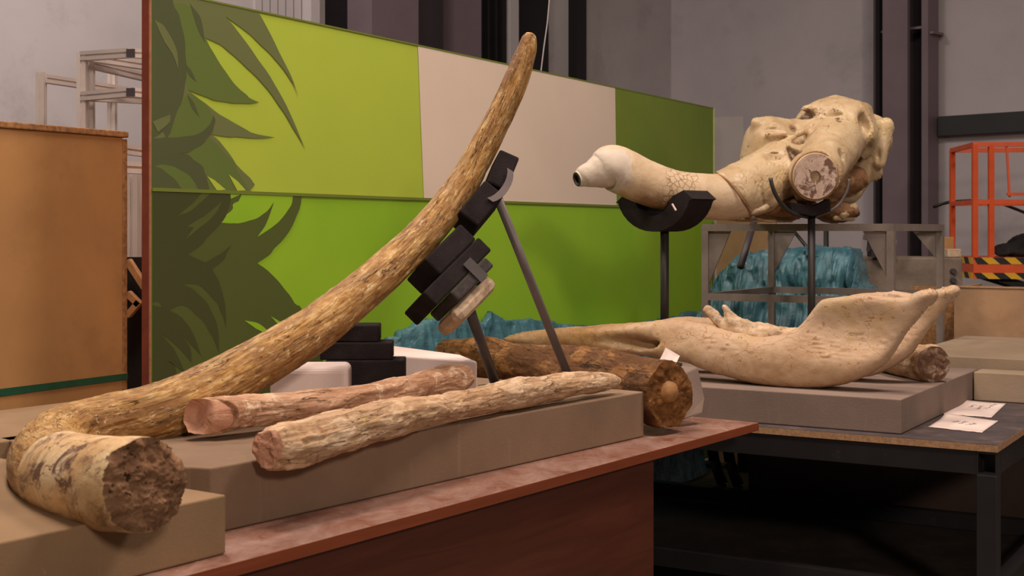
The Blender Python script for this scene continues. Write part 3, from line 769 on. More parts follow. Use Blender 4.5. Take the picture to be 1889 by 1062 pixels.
# ------------------------------------------------------------------ tall curved tusk
TUSK = pp([(268, 893, 2.262, .079), (250, 893, 2.285, .081), (200, 890, 2.37, .082), (140, 882, 2.50, .083), (98, 865, 2.67, .083), (92, 838, 2.86, .080),
           (130, 806, 3.02, .076), (205, 783, 3.11, .072), (300, 757, 3.17, .069), (400, 712, 3.26, .066), (490, 662, 3.36, .063), (573, 611, 3.46, .061),
           (642, 558, 3.56, .057), (720, 492, 3.67, .053), (800, 412, 3.77, .049), (850, 346, 3.83, .045), (881, 292, 3.86, .042), (923, 212, 3.89, .0385),
           (955, 140, 3.91, .034), (971, 95, 3.92, .028), (976, 70, 3.92, .020), (977, 62, 3.92, .012)])
def terrace(x, n=4):
    y = x*n; f = np.floor(y); r = y-f; return (f+np.clip((r-0.7)/0.3, 0, 1))/n
LVT = {}
def disp_tusk(tc, s, ph, R):
    f = np.clip((s-0.55)/0.25, 0, 1)[:, None]                     # smooth at the base, fibrous further along
    q = tc*np.array([5, 26, 26]); r = ridged(q, 3, 4)
    d = -0.075*f*np.clip(r-0.45, 0, 1)*2.0
    lev = terrace(0.5+0.75*fbm(tc*np.array([16, 52, 52]), 4, 9, 0.6), 3); d += f*0.05*(lev-0.5)
    LVT['f'] = np.clip(lev*f+(1-f)*0.7, 0, 1)
    d += 0.05*fbm(tc*np.array([6, 9, 9]), 3, 2)
    tip = np.clip((s-s[-1]+0.35)/0.35, 0, 1)[:, None]
    d += tip*0.14*ridged(tc*np.array([7, 30, 30]), 2, 21)
    return d
tk = empty('fossil_tusk', P(180, 985, 2.5), 'tall curved ochre fossil tusk rising to a point from its broken base', 'tusk')
tk.location.z = FZ2; WORLD[tk.name] = tk.location.copy()
NA, NB_ = 760, 176
V, tc, s, fr = tube(TUSK, NA, NB_, disp_tusk)
nb = int(np.searchsorted(s, 0.40))
# broken base edge is ragged: pull the first rings along the axis with noise
j = np.arange(NB_)*2*math.pi/NB_
rag = 0.036*fbm(np.stack([np.cos(j)*2.6, np.sin(j)*2.6, j*0], 1), 5, 31, 0.7)
for i in range(30): V[i] += fr[1][i][None]*(rag*(1-i/30.0))[:, None]
mk('base_section', V[:nb+1].reshape(-1, 3), tube_faces(nb+1, NB_), M['tusk_base'], tk, True, {'tc': tc[:nb+1].reshape(-1, 3)}, label='cream and brown glossy base of the tusk')
mk('shaft', V[nb:].reshape(-1, 3), tube_faces(NA-nb, NB_), M['tusk'], tk, True, {'tc': tc[nb:].reshape(-1, 3), 'flk': LVT['f'][nb:].reshape(-1)})
cV, cF = cap_mesh(V[0], -fr[1][0], 0.020, 5, 0.12, 60, 20); mk('broken_face', cV, cF, M['matrix'], tk, True, label='rough brown broken face')
cV, cF = cap_mesh(V[-1], fr[1][-1], 0.004, 6, 0.3, 8, 60); mk('tip_cap', cV, cF, M['tusk'], tk, True, {'tc': np.tile(tc[-1].mean(0), (len(cV), 1)), 'flk': np.full(len(cV), 0.6)})
TX, TT = fr[0], fr[1]
def tusk_frame(px):                              # nearest axis sample to a picture column (upper limb)
    q = CX+FPX*TX[:, 0]/TX[:, 1]; h0 = int(NA*0.36); i = h0+int(np.argmin(np.abs(q[h0:]-px)))
    t = Vector(TT[i]).normalized(); n = t.cross(Vector((0, 1, 0))).normalized()     # n lies across the tusk, seen from the front
    if n.z > 0: n = -n
    w_ = t.cross(n).normalized()
    return Vector(TX[i]), t, n, w_, fr[4][i]

# ------------------------------------------------------------------ two pale bones on the foam
def disp_bone(amp, seed, kx=4, ky=24):
    def f(tc, s, ph, R, lv):
        lev = terrace(0.5+0.8*fbm(tc*np.array([kx*3.2, ky*1.6, ky*1.6]), 4, seed+11, 0.6), 3); lv['f'] = np.clip(lev, 0, 1)
        lo_f = fbm(np.stack([tc[..., 0]*7, tc[..., 1]*9, tc[..., 2]*9], -1), 2, seed+30)
        d = 1.7*amp*lo_f+amp*1.1*(lev-0.5)+amp*fbm(tc*np.array([kx*2, ky*0.7, ky*0.7]), 4, seed)+amp*1.2*ridged(tc*np.array([kx, ky, ky]), 3, seed+5)-amp*0.3
        return d
    return f
ba = empty('fossil_bone', PZ(600, 790, FZ), 'pinkish fossil bone with a flat broken end, behind the paler bone', 'bone')
A = pp([(362, 767, 3.075, .044), (382, 767, 3.10, .0465), (425, 764, 3.14, .047), (490, 757, 3.21, .043), (540, 752, 3.27, .040), (620, 738, 3.37, .039), (700, 727, 3.49, .040), (775, 712, 3.60, .042), (830, 699, 3.69, .044), (855, 694, 3.74, .036)])
add_tube('shaft', A, 420, 120, M['bone_pink'], ba, disp_bone(0.125, 40), (('broken_end', M['bone_end'], 0.0025, 41, 0.0), ('rounded_end', M['bone_pink'], 0.008, 42, 0.35)), squash=0.92, tilt=(0.075, (0.55, -0.83, 0.0)))
fk = [P(640, 722, 3.28), P(700, 706, 3.36), P(760, 700, 3.45)]
bb = empty('fossil_bone', PZ(800, 800, FZ), 'long pale fossil bone lying along the front edge of the foam slab', 'bone')
B_ = pp([(496, 824, 2.775, .042), (512, 822, 2.80, .049), (560, 813, 2.87, .052), (650, 789, 3.0, .046), (760, 763, 3.2, .039), (880, 741, 3.45, .037), (1000, 718, 3.70, .038), (1070, 707, 3.85, .035), (1120, 703, 3.95, .025), (1140, 702, 3.99, .012)])
add_tube('shaft', B_, 480, 124, M['bone_pale'], bb, disp_bone(0.135, 50), (('crumbled_end', M['bone_end'], 0.012, 51, 0.15), ('white_tip', M['bone_pale'], 0.004, 52, 0.4)), squash=0.95)

# ------------------------------------------------------------------ brown log-like tusk behind
lg = empty('fossil_tusk', PZ(1200, 790, TZ), 'thick brown fossil tusk lying on the table with its round broken end toward the viewer', 'tusk')
Lg = pp([(1238, 726, 4.09, .096), (1222, 724, 4.12, .100), (1160, 707, 4.26, .093), (1060, 690, 4.48, .086), (950, 674, 4.75, .081), (880, 664, 4.94, .078), (826, 657, 5.07, .070)])
o, V, fr2 = add_tube('shaft', Lg, 360, 150, M['log'], lg, disp_bone(0.075, 60, 4, 13), (('broken_face', M['log_end'], 0.013, 61, 0.06), ('far_end', M['log_end'], 0.012, 62, 0.1)))
c = Vector(fr2[0][0])-Vector(fr2[1][0])*0.010; ax = -Vector(fr2[1][0])
kp = [(*(c+Vector((-0.018, 0, 0.006))+ax*x), r) for x, r in ((-0.02, .034), (0.0, .034), (0.018, .029), (0.028, .018), (0.031, .006))]
add_tube('core_knob', kp, 24, 36, plain('tan_core', (150, 108, 64), 0.7, 0.15, 14, bmp=0.4), lg, lambda tc, s, ph, R, lv: 0.1*fbm(tc*30, 3, 8), (None, ('knob_cap', plain('tan_core_cap', (150, 106, 62), 0.7, 0.15, 14), 0.001, 3, 0.1)))
# foam offcut wedged behind the log's end, support under its far end
q = [P(1256, 690, 4.30), P(1288, 676, 4.36), P(1301, 735, 4.34), P(1297, 762, 4.30), P(1262, 775, 4.24), P(1248, 740, 4.24)]
m = MB().hexa(q, [p+Vector((-0.045, 0.05, 0.0)) for p in q])
o = m.build('foam_offcut', M['foam_grey'], None, bev=0.006); o.location.z += 0.0
tag(o, 'grey foam offcut wedged behind the broken end of the thick brown tusk', 'foam offcut')
mm = T(1.02, 1.14)
foam_block('foam_offcut', [T(0.35, 0.90), T(0.35, 1.30), T(0.60, 1.30), T(0.60, 0.90)], TZ+0.001, 0.858, M['foam_grey'], 'low grey foam offcut under the far end of the thick brown tusk', 'foam offcut')
# white card on the log
cq = [P(1216, 666, 4.17), P(1247, 671, 4.16), P(1254, 657, 4.19), P(1228, 642, 4.20)]
m = MB().hexa(cq, [p+Vector((0, -0.002, 0.002)) for p in cq]); tag(m.build('paper_tag', M['paper']), 'small white paper tag resting on top of the thick brown tusk', 'tag')

# ------------------------------------------------------------------ white blocks and black foam pads
def dbox(m, px0, px1, ytop, zbot, d, dep, rot=0.0):
    a = P(px0, ytop, d); b_ = P(px1, ytop, d)
    x = Vector((math.cos(rot), math.sin(rot), 0)); y = Vector((-x.y, x.x, 0))
    L = (b_-a).length
    q = [a, a+x*L, a+x*L+y*dep, a+y*dep]
    return m.hexa([Vector((p.x, p.y, zbot)) for p in q], q)
o = dbox(MB(), 497, 641, 677, FZ+0.001, 3.60, 0.16, 0.05).build('foam_block', M['foam_white'], None); bevel(o, 0.018, 4)
tag(o, 'small rounded white foam block beneath the tall tusk', 'foam block')
q = [P(660, 650, 4.05), P(880, 666, 3.86), P(850, 654, 4.10), P(700, 634, 4.45)]
m = MB().hexa([Vector((p.x, p.y, FZ+0.001)) for p in q], q)
o = m.build('foam_block', M['foam_white']); bevel(o, 0.006, 3); tag(o, 'large white foam block behind the black pads', 'foam block')
pads = [(600, 745, 665, FZ+0.001, 3.78, 0.13, 'lowest'), (590, 722, 632, None, 3.79, 0.12, 'middle'), (600, 698, 600, None, 3.80, 0.12, 'topmost')]
zb = FZ+0.001
for a, b_, yt, _, d, dep, nm in pads:
    zt = P(0, yt, d).z
    o = dbox(MB(), a, b_, yt, zb, d, dep, 0.03).build('foam_pad', M['foam_black']); bevel(o, 0.004, 2)
    tag(o, {'lowest': 'lowest black foam pad of the stack under the tall tusk', 'middle': 'middle black foam pad of the stack under the tall tusk', 'topmost': 'topmost black foam pad of the stack under the tall tusk'}[nm], 'foam pad', 'stacked black foam pads')
    zb = zt+0.0005

# ------------------------------------------------------------------ two rod supports with padded heads under the tusk
def base_plate(p, parent, r=0.055):
    m = MB(); m.bar(p, p+Vector((0, 0, 0.008)), 2*r, n=28); m.build('base_plate', M['black_metal'], parent)
def rod(a, b_, dia, mat, parent, name='rod'):
    m = MB(); m.bar(a, b_, dia, n=20); o = m.build(name, mat, parent, True); return o
def oriented(name, c, t, n, w_, hl, hn, hw, mat, parent, bev=0.006):
    return MB().box(c, t, n, w_, hl, hn, hw).build(name, mat, parent, bev=bev)
# lower support
bp = PZ(915, 716, FZ+0.001)
sp = empty('tusk_support', bp, 'lower padded rod support holding the middle of the tall tusk', 'support')
base_plate(bp, sp)
x0, t, n, w_, r = tusk_frame(742)
k = 3.72/FPX
oriented('foam_pad', x0+n*(r+0.030)+t*0.075, t, n, w_, 0.080, 0.030, 0.080, M['foam_black'], sp)
oriented('foam_pad', x0+n*(r+0.086)+t*0.040, t, n, w_, 0.122, 0.0255, 0.085, M['foam_black'], sp)
oriented('foam_pad', x0+n*(r+0.129)+t*0.052, t, n, w_, 0.078, 0.017, 0.088, plain('dusty_black_foam', (60, 53, 53), 0.95, 0.2, 60, bmp=0.5, bsc=200), sp)
oriented('wooden_wedge', x0+n*(r+0.170)+t*0.026, t, n, w_, 0.085, 0.023, 0.074, M['plaster'], sp, 0.022)
front = w_ if w_.y < 0 else -w_
oriented('strap', x0+n*(r+0.118)+t*0.075+front*0.091, t, n, w_, 0.016, 0.034, 0.002, M['rod_dark'], sp, 0.0005)
rod(bp+Vector((0, 0, 0.008)), x0+n*(r+0.175)+t*0.03, 0.030, M['rod_dark'], sp)
# upper support
bp2 = PZ(1054, 712, FZ+0.001)
sp2 = empty('tusk_support', bp2, 'tall grey rod support padded with black foam near the top of the tall tusk', 'support')
base_plate(bp2, sp2)
x0, t, n, w_, r = tusk_frame(846)
front = w_ if w_.y < 0 else -w_
oriented('foam_pad', x0+n*(r+0.028)+t*0.105, (t-n*0.18).normalized(), (n+t*0.18).normalized(), w_, 0.055, 0.030, 0.06, M['foam_black'], sp2)
oriented('foam_pad', x0+n*(r+0.030)-t*0.018, (t+n*0.10).normalized(), (n-t*0.10).normalized(), w_, 0.062, 0.034, 0.065, M['foam_black'], sp2)
m = MB(); pts = []
for i in range(9):
    a = -1.1+2.2*i/8
    pts.append(x0+t*0.055+n*(r+0.030+0.032*math.cos(a))+t*(0.062*math.sin(a))+front*0.068)
V = []; F = []
for p in pts: V += [p-n*0.010, p+n*0.010, p+n*0.010+front*0.004, p-n*0.010+front*0.004]
m2 = MB()
for i in range(8):
    m2.hexa(V[4*i:4*i+4], V[4*i+4:4*i+8])
m2.build('bracket', M['rod'], sp2)
rod(bp2+Vector((0, 0, 0.008)), x0+n*(r+0.062)+t*0.045, 0.026, M['rod'], sp2)
# ------------------------------------------------------------------ right-hand group, laid out in (u, v): u along the plywood table's front, v away from the viewer
CA, SA = math.cos(math.radians(31)), math.sin(math.radians(31))
EU = Vector((CA, -SA, 0)); EV = Vector((SA, CA, 0))
def UV(u, v, z=0.0):
    p = EU*u+EV*v; return Vector((p.x, p.y, z))
def dv(px, v): return v/(CA+SA*(px-CX)/FPX)          # distance at which a picture column meets the line v
def pu(px, v):
    k_ = (px-CX)/FPX; return v*(CA*k_-SA)/(CA+SA*k_)
def boxUV(m, u0, u1, v0, v1, z0, z1):
    q = [UV(u0, v0), UV(u1, v0), UV(u1, v1), UV(u0, v1)]
    return m.hexa([p+Z3*z0 for p in q], [p+Z3*z1 for p in q])
PZT = 0.75; F2Z = 0.862
wt = empty('plywood_table', UV(-1.8, 4.9, 0), 'black steel frame table with a plywood top under the jawbone', 'table')
boxUV(MB(), -2.75, -0.853, 4.275, 5.47, 0.7275, 0.7485).build('plywood_core', M['ply_edge'], wt)
boxUV(MB(), -2.749, -0.854, 4.276, 5.469, 0.7485, 0.7500).build('film_facing', M['ply_top'], wt)
for (u, v) in ((-0.886, 4.308), (-0.886, 5.43), (-2.71, 4.308), (-2.71, 5.43)):
    m = MB(); boxUV(m, u-0.03, u+0.03, v-0.03, v+0.03, 0.0, 0.655); m.build('leg', M['black_metal'], wt, bev=0.002)
for v in (4.308, 5.43):
    boxUV(MB(), -2.74, -0.9165, v-0.025, v+0.025, 0.655, 0.727).build('apron_rail', M['black_metal'], wt)
    boxUV(MB(), -2.68, -0.9165, v-0.025, v+0.025, 0.24, 0.30).build('stretcher', M['black_metal'], wt)
for u in (-0.886, -2.71):
    m = MB(); boxUV(m, u-0.03, u+0.03, 4.34, 5.40, 0.655, 0.727); m.build('side_rail', M['black_metal'], wt)
    m = MB(); boxUV(m, u-0.025, u+0.025, 4.34, 5.40, 0.24, 0.30); m.build('side_stretcher', M['black_metal'], wt)
# open tube end above the front right leg
m = MB()
for (a, b_, c, d_) in ((-0.916, -0.911, 0.655, 0.727), (-0.861, -0.856, 0.655, 0.727), (-0.911, -0.861, 0.655, 0.661), (-0.911, -0.861, 0.720, 0.727)):
    boxUV(m, a, b_, 4.280, 4.338, c, d_)
m.build('tube_end', M['black_metal'], wt)
boxUV(MB(), -2.68, -0.92, 4.34, 5.40, 0.225, 0.239).build('shelf', plain('dark_shelf', (44, 36, 32), 0.7, 0.2, 5, dirt=((74, 60, 50), 5, 0.5, 0.8)), wt)
# foam on the plywood table
foam_block('foam_slab', [UV(-2.45, 4.341), UV(-1.161, 4.341), UV(-1.161, 5.46), UV(-2.45, 5.46)], PZT+0.001, F2Z, M['foam_grey'], 'grey foam slab under the pale jawbone', 'foam slab')
foam_block('foam_slab', [UV(-1.156, 5.35), UV(-0.5, 5.35), UV(-0.5, 5.485), UV(-1.156, 5.485)], PZT+0.001, 0.860, M['foam_olive'], 'olive-brown foam slab at the right edge behind the two papers', 'foam slab')
# papers with handwriting
def paper(corners, label, seed):
    e = empty('paper_sheet', PZ(*corners[0], PZT), label, 'paper', 'handwritten papers on the plywood table')
    q = [PZ(x, y, PZT+0.0015) for x, y in corners]
    random.seed(seed); n = 12; V = []; F = []
    for i in range(n+1):
        for j in range(n+1):
            a, b_ = i/n, j/n
            p = q[0]*(1-a)*(1-b_)+q[1]*a*(1-b_)+q[2]*a*b_+q[3]*(1-a)*b_
            ed = 0.004*random.uniform(-1, 1) if i in (0,) else 0
            lift = 0.012*max(0, a-0.6)**2*6*(1-b_) + 0.002*math.sin(a*5)*math.sin(b_*3)
            V.append((p.x+ed, p.y+ed, p.z+abs(lift)))
    F = [(i*(n+1)+j, (i+1)*(n+1)+j, (i+1)*(n+1)+j+1, i*(n+1)+j+1) for i in range(n) for j in range(n)]
    o = mk('sheet', V, F, M['paper'], e, True); sd = o.modifiers.new('solid', 'SOLIDIFY'); sd.thickness = 0.0006; sd.offset = -1
    def at(a, b_):
        i = min(int(a*n), n-1); j = min(int(b_*n), n-1)
        return Vector(V[i*(n+1)+j])+(Vector(V[(i+1)*(n+1)+j])-Vector(V[i*(n+1)+j]))*(a*n-i)+(Vector(V[i*(n+1)+j+1])-Vector(V[i*(n+1)+j]))*(b_*n-j)+Vector((0, 0, 0.0012))
    return e, at
def scribble(e, at, lines, seed):
    random.seed(seed)
    for (a0, b0, a1, b1, k_) in lines:
        m = MB(); prev = None
        for i in range(k_+1):
            f = i/k_
            p = at(min(.97, max(.03, a0+(a1-a0)*f+0.025*math.sin(i*2.1))), min(.97, max(.03, b0+(b1-b0)*f+0.05*math.sin(i*2.6+random.uniform(-1, 1)))))
            if prev is not None: m.bar(prev, p, 0.0018, 0.0006, n=4)
            prev = p
        m.build('handwriting', M['ink'], e)
e, at = paper([(1713, 787), (1744, 767), (1842, 776), (1811, 798)], 'nearer torn white paper sheet with pencil scribbles on the plywood table', 3)
scribble(e, at, [(0.45, 0.45, 0.7, 0.5, 12), (0.4, 0.6, 0.62, 0.7, 9), (0.5, 0.3, 0.66, 0.35, 8)], 4)
e, at = paper([(1738, 763), (1771, 742), (1856, 744), (1829, 770)], 'farther white paper sheet with pencil scribbles on the plywood table', 5)
scribble(e, at, [(0.55, 0.7, 0.9, 0.8, 14), (0.45, 0.55, 0.75, 0.55, 10), (0.6, 0.35, 0.8, 0.4, 8)], 6)

# back table with the grey stand, sheets of foam and the crate
bt = empty('back_table', UV(-1.8, 6.4, 0), 'low dark table behind, carrying the grey steel stand', 'table')
boxUV(MB(), -2.95, -0.3, 5.50, 7.5, 0.725, 0.75).build('tabletop', M['black_metal'], bt)
boxUV(MB(), -2.13, -0.35, 5.52, 5.54, 0.02, 0.7245).build('front_panel', plain('dark_brown_panel', (58, 42, 34), 0.7, 0.15, 4), bt)
for (u, v) in ((-0.36, 7.45), (-2.9, 7.45), (-2.9, 5.6), (-0.36, 5.6)):
    boxUV(MB(), u-0.03, u+0.03, v-0.03, v+0.03, 0, 0.7245).build('leg', M['black_metal'], bt)
foam_block('foam_slab', [UV(-1.47, 5.505), UV(-0.45, 5.505), UV(-0.45, 6.60), UV(-1.47, 6.62)], 0.751, 0.902, M['foam_olive'], 'broad pale foam slab at the right, in front of the tan crate', 'foam slab')
cr = empty('plywood_crate', UV(-1.0, 7.0, 0.751), 'tan plywood crate behind the pale foam slab at the right', 'crate')
boxUV(MB(), -1.55, -0.3, 6.75, 6.765, 0.752, 1.124).build('front_panel', M['plytan'], cr)
boxUV(MB(), -1.55, -1.535, 6.766, 7.3, 0.752, 1.124).build('side_panel', M['plytan'], cr)
boxUV(MB(), -1.534, -0.3, 6.766, 7.3, 0.752, 0.766).build('bottom_panel', M['plytan'], cr)
boxUV(MB(), -1.555, -0.3, 6.745, 6.772, 1.1245, 1.132).build('lip', M['ply_edge'], cr)
o = boxUV(MB(), -1.80, -1.56, 6.90, 6.915, 0.752, 1.12).build('brown_board', M['chip']); tag(o, 'small brown board standing left of the tan crate', 'board')

# ------------------------------------------------------------------ grey steel stand carrying the skull
STZ = 1.428; w0 = 0.030
su0, su1, sv0, sv1 = -2.333, -1.522, 5.537, 6.36
st = empty('steel_stand', UV((su0+su1)/2, (sv0+sv1)/2, 0.751), 'grey welded steel stand with triangular gussets under the skull', 'stand')
h = w0/2
for (u, v) in ((su0, sv0), (su1, sv0), (su0, sv1), (su1, sv1)):
    boxUV(MB(), u-h, u+h, v-h, v+h, 0.751, STZ-w0-0.0005).build('leg', M['grey_metal'], st)
for z in (STZ-w0, 1.095):
    for v in (sv0, sv1):
        e0 = h if z < 1.2 else -h
        boxUV(MB(), su0+e0, su1-e0, v-h, v+h, z, z+w0).build('rail', M['grey_metal'], st)
    for u in (su0, su1):
        boxUV(MB(), u-h, u+h, sv0+h, sv1-h, z, z+w0).build('rail', M['grey_metal'], st)
def gusset(u, v, du, dvv, hgt=0.20):
    a = UV(u, v, STZ-w0-0.001); b_ = UV(u+du, v+dvv, STZ-w0-0.001); c = UV(u, v, STZ-w0-hgt)
    off = (EV if abs(du) > 0 else EU)*0.004
    MB().hexa([a-off, b_-off, c-off], [a+off, b_+off, c+off]).build('gusset', M['grey_metal'], st)
gusset(su0+h, sv0, 0.10, 0, 0.23); gusset(su1-h, sv0, -0.10, 0, 0.19); gusset(su0+h, sv1, 0.11, 0, 0.2); gusset(su1-h, sv1, -0.11, 0, 0.13)

# ------------------------------------------------------------------ jawbone (mandible)
def uz(px, py, v):
    d = dv(px, v); return (pu(px, v), EYE-(py-HY)/FPX*d)
VM = 4.66
near = [(925, 622, 4.63), (960, 612, 4.62), (1000, 607, 4.62), (1100, 600, 4.62), (1150, 597, 4.60), (1200, 591, 4.58), (1232, 587, 4.57), (1270, 590, 4.55), (1300, 594, 4.54), (1350, 612, 4.52), (1400, 621, 4.52), (1445, 614, 4.52),
        (1471, 603, 4.52), (1490, 582, 4.52), (1504, 561, 4.52), (1518, 549, 4.52), (1559, 544, 4.52), (1606, 539, 4.52), (1636, 545, 4.52), (1677, 547, 4.52), (1699, 535, 4.52), (1721, 531, 4.52), (1735, 539, 4.52),
        (1722, 558, 4.52), (1700, 588, 4.52), (1678, 613, 4.52), (1656, 645, 4.52), (1634, 670, 4.50), (1600, 693, 4.49), (1559, 710, 4.48), (1518, 718, 4.47), (1463, 719, 4.47), (1408, 714, 4.47), (1366, 706, 4.48), (1325, 691, 4.50), (1297, 680, 4.52),
        (1270, 668, 4.54), (1200, 655, 4.58), (1100, 652, 4.62), (1000, 648, 4.62), (945, 636, 4.63)]
poly = [uz(*p) for p in near]
zmin = min(p[1] for p in poly); lift = F2Z+0.002-zmin
poly = [(a, b_+(lift if False else 0)) for a, b_ in poly]
pu_ = np.array([p[0] for p in poly])
lo3 = np.array([pu_.min()-0.05, 4.36, min(p[1] for p in poly)-0.05]); hi3 = np.array([pu_.max()+0.05, 4.97, max(p[1] for p in poly)+0.05])
hm = 0.0074
Gm = grid(lo3, hi3, hm)
U2, Z2 = Gm[:, 0, :, 0], Gm[:, 0, :, 2]
D2 = poly_sdf(U2, Z2, poly)
uu = Gm[..., 0]; vv = Gm[..., 1]; zz = Gm[..., 2]
halfw = np.interp(U2, [-3.0, -2.55, -2.2, -1.9, -1.6, -1.0], [0.030, 0.040, 0.085, 0.13, 0.145, 0.15])
zt = np.clip((1.10-Z2)/0.16, 0, 1)
thick = 0.026+0.046*zt*zt*(3-2*zt)
thick = np.where(U2 < -2.1, np.interp(U2, [-3.0, -2.6, -2.1], [0.05, 0.052, 0.06]), thick)
cond = np.exp(-((U2-uz(1718, 540, 4.52)[0])**2+(Z2-uz(1718, 541, 4.52)[1])**2)/(0.035**2))
thick = thick+0.03*cond
def half(sign):
    lat = np.abs(vv-(VM+sign*halfw[:, None, :]))-thick[:, None, :]
    return smax(D2[:, None, :]+0.002, lat, np.minimum(0.05, thick*1.0)[:, None, :])
Fm = smin(half(-1), half(1), 0.03)
_p = np.stack([uu, vv, zz], -1)
for sg in (-1, 1):                                                   # rounded condyles
    ca_, cb_ = uz(1692, 546, 4.52), uz(1722, 538, 4.52)
    Fm = smin(Fm, rcone(_p, (ca_[0], VM+sg*0.148, ca_[1]-0.006), (cb_[0], VM+sg*0.152, cb_[1]-0.012), 0.018, 0.021), 0.02)
# gutter along the symphysis, masseteric hollow on the ramus
gut = rcone(np.stack([uu, vv, zz], -1), (-2.95, VM, 1.06), (-2.12, VM, 1.11), 0.020, 0.040)
Fm = smax(Fm, -gut, 0.03)
c_ = uz(1580, 600, 4.45); hol = ell(np.stack([uu, vv, zz], -1), (c_[0], 4.452, c_[1]), (0.16, 0.036, 0.07)); Fm = smax(Fm, -hol, 0.05)
c_ = uz(1175, 628, 4.55); slot = ell(np.stack([uu, vv, zz], -1), (c_[0], 4.53, c_[1]-0.005), (0.15, 0.03, 0.018)); Fm = smax(Fm, -slot, 0.02)
Vm, Fq = surface_nets(Fm, lo3, hm)
Vm = laplace(Vm, Fq, 12)
Nm = vnormals(Vm, Fq)
Vm = Vm+Nm*(0.005*fbm(Vm*9, 4, 70)+0.0025*fbm(Vm*38, 3, 71))[:, None]
Vm[:, 2] = np.maximum(Vm[:, 2], F2Z+0.001)
Wm = np.stack([CA*Vm[:, 0]+SA*Vm[:, 1], -SA*Vm[:, 0]+CA*Vm[:, 1], Vm[:, 2]], 1)
qx = CX+FPX*Wm[:, 0]/Wm[:, 1]
sedm = np.clip((1290-qx)/160, 0, 1)*np.clip(0.5+0.9*fbm(Wm*np.array([6, 6, 14]), 4, 77), 0, 1)
jw = empty('fossil_jawbone', UV(-1.8, 4.6, F2Z), 'pale cream fossil elephant jawbone lying on the grey foam slab', 'jawbone')
mk('jaw_body', Wm, Fq, M['mandible'], jw, True, {'sed': sedm}, weld=hm*0.5)
def sdf_obj(name, fn, lo, hi, h, mat, parent, amp=0.003, freq=30, seed=1, lap=1, attrs=None, label=None):
    Gs = grid(np.asarray(lo, float), np.asarray(hi, float), h)
    V, F = surface_nets(fn(Gs), np.asarray(lo, float), h)
    V = laplace(V, F, lap); N = vnormals(V, F)
    V = V+N*(amp*fbm(V*freq, 4, seed)+amp*0.5*ridged(V*freq*0.6, 2, seed+3))[:, None]
    return mk(name, V, F, mat, parent, True, attrs(V) if attrs else None, label=label, weld=h*0.5)
def A3(px, py, d): return np.array(P(px, py, d))
def teeth(px_shift, v, label_part):
    def g(a, b_): return A3(a+px_shift, b_, dv(a+px_shift, v))
    def fn(p):
        s_ = 4.8/FPX
        f = rcone(p, g(1350, 606), g(1400, 620), 13*s_, 15*s_)
        f = smin(f, rcone(p, g(1400, 620), g(1474, 618), 15*s_, 13*s_), 0.012)
        if px_shift == 0:                                            # two worn prongs at the front
            f = smin(f, rcone(p, g(1306, 572), g(1338, 604), 9.5*s_, 12*s_), 0.008)
            f = smin(f, rcone(p, g(1336, 566), g(1352, 596), 5*s_, 13*s_), 0.008)
            f = smin(f, rcone(p, g(1352, 590), g(1420, 612), 9*s_, 8*s_), 0.012)
        return f
    a = g(1290, 640); b_ = g(1490, 555)
    lo = np.minimum(a, b_)-0.06; hi = np.maximum(a, b_)+0.06
    sdf_obj(label_part, fn, lo, hi, 0.0055, M['tooth'], jw, 0.005, 55, 80, 1, label='worn tooth row')
teeth(0, 4.57, 'tooth_row')
teeth(48, 4.79, 'tooth_row')
# round fossil piece under the far branch of the jaw
rl = empty('fossil_log', UV(-1.3, 4.95, F2Z), 'short round fossil piece with a dark broken end under the jawbone', 'fossil')
Rl = pp([(1722, 671, 4.80, .060), (1717, 670.5, 4.82, .064), (1706, 668.5, 4.86, .065), (1670, 663, 5.0, .062), (1630, 658, 5.16, .05)])
add_tube('shaft', Rl, 60, 64, M['bone_pale'], rl, disp_bone(0.06, 90, 5, 20), (('broken_face', bone('dark_crystal_face', [(0.3, (84, 56, 44)), (0.5, (132, 98, 74)), (0.68, (214, 190, 170))], attr=None, big=26, fibre=(50, 50, 50), fib_col=(58, 36, 34), fib_amt=0.8, rough=0.6, bmp=1.0), 0.016, 91, 0.08), ('far_face', M['matrix'], 0.004, 92, 0.1)))

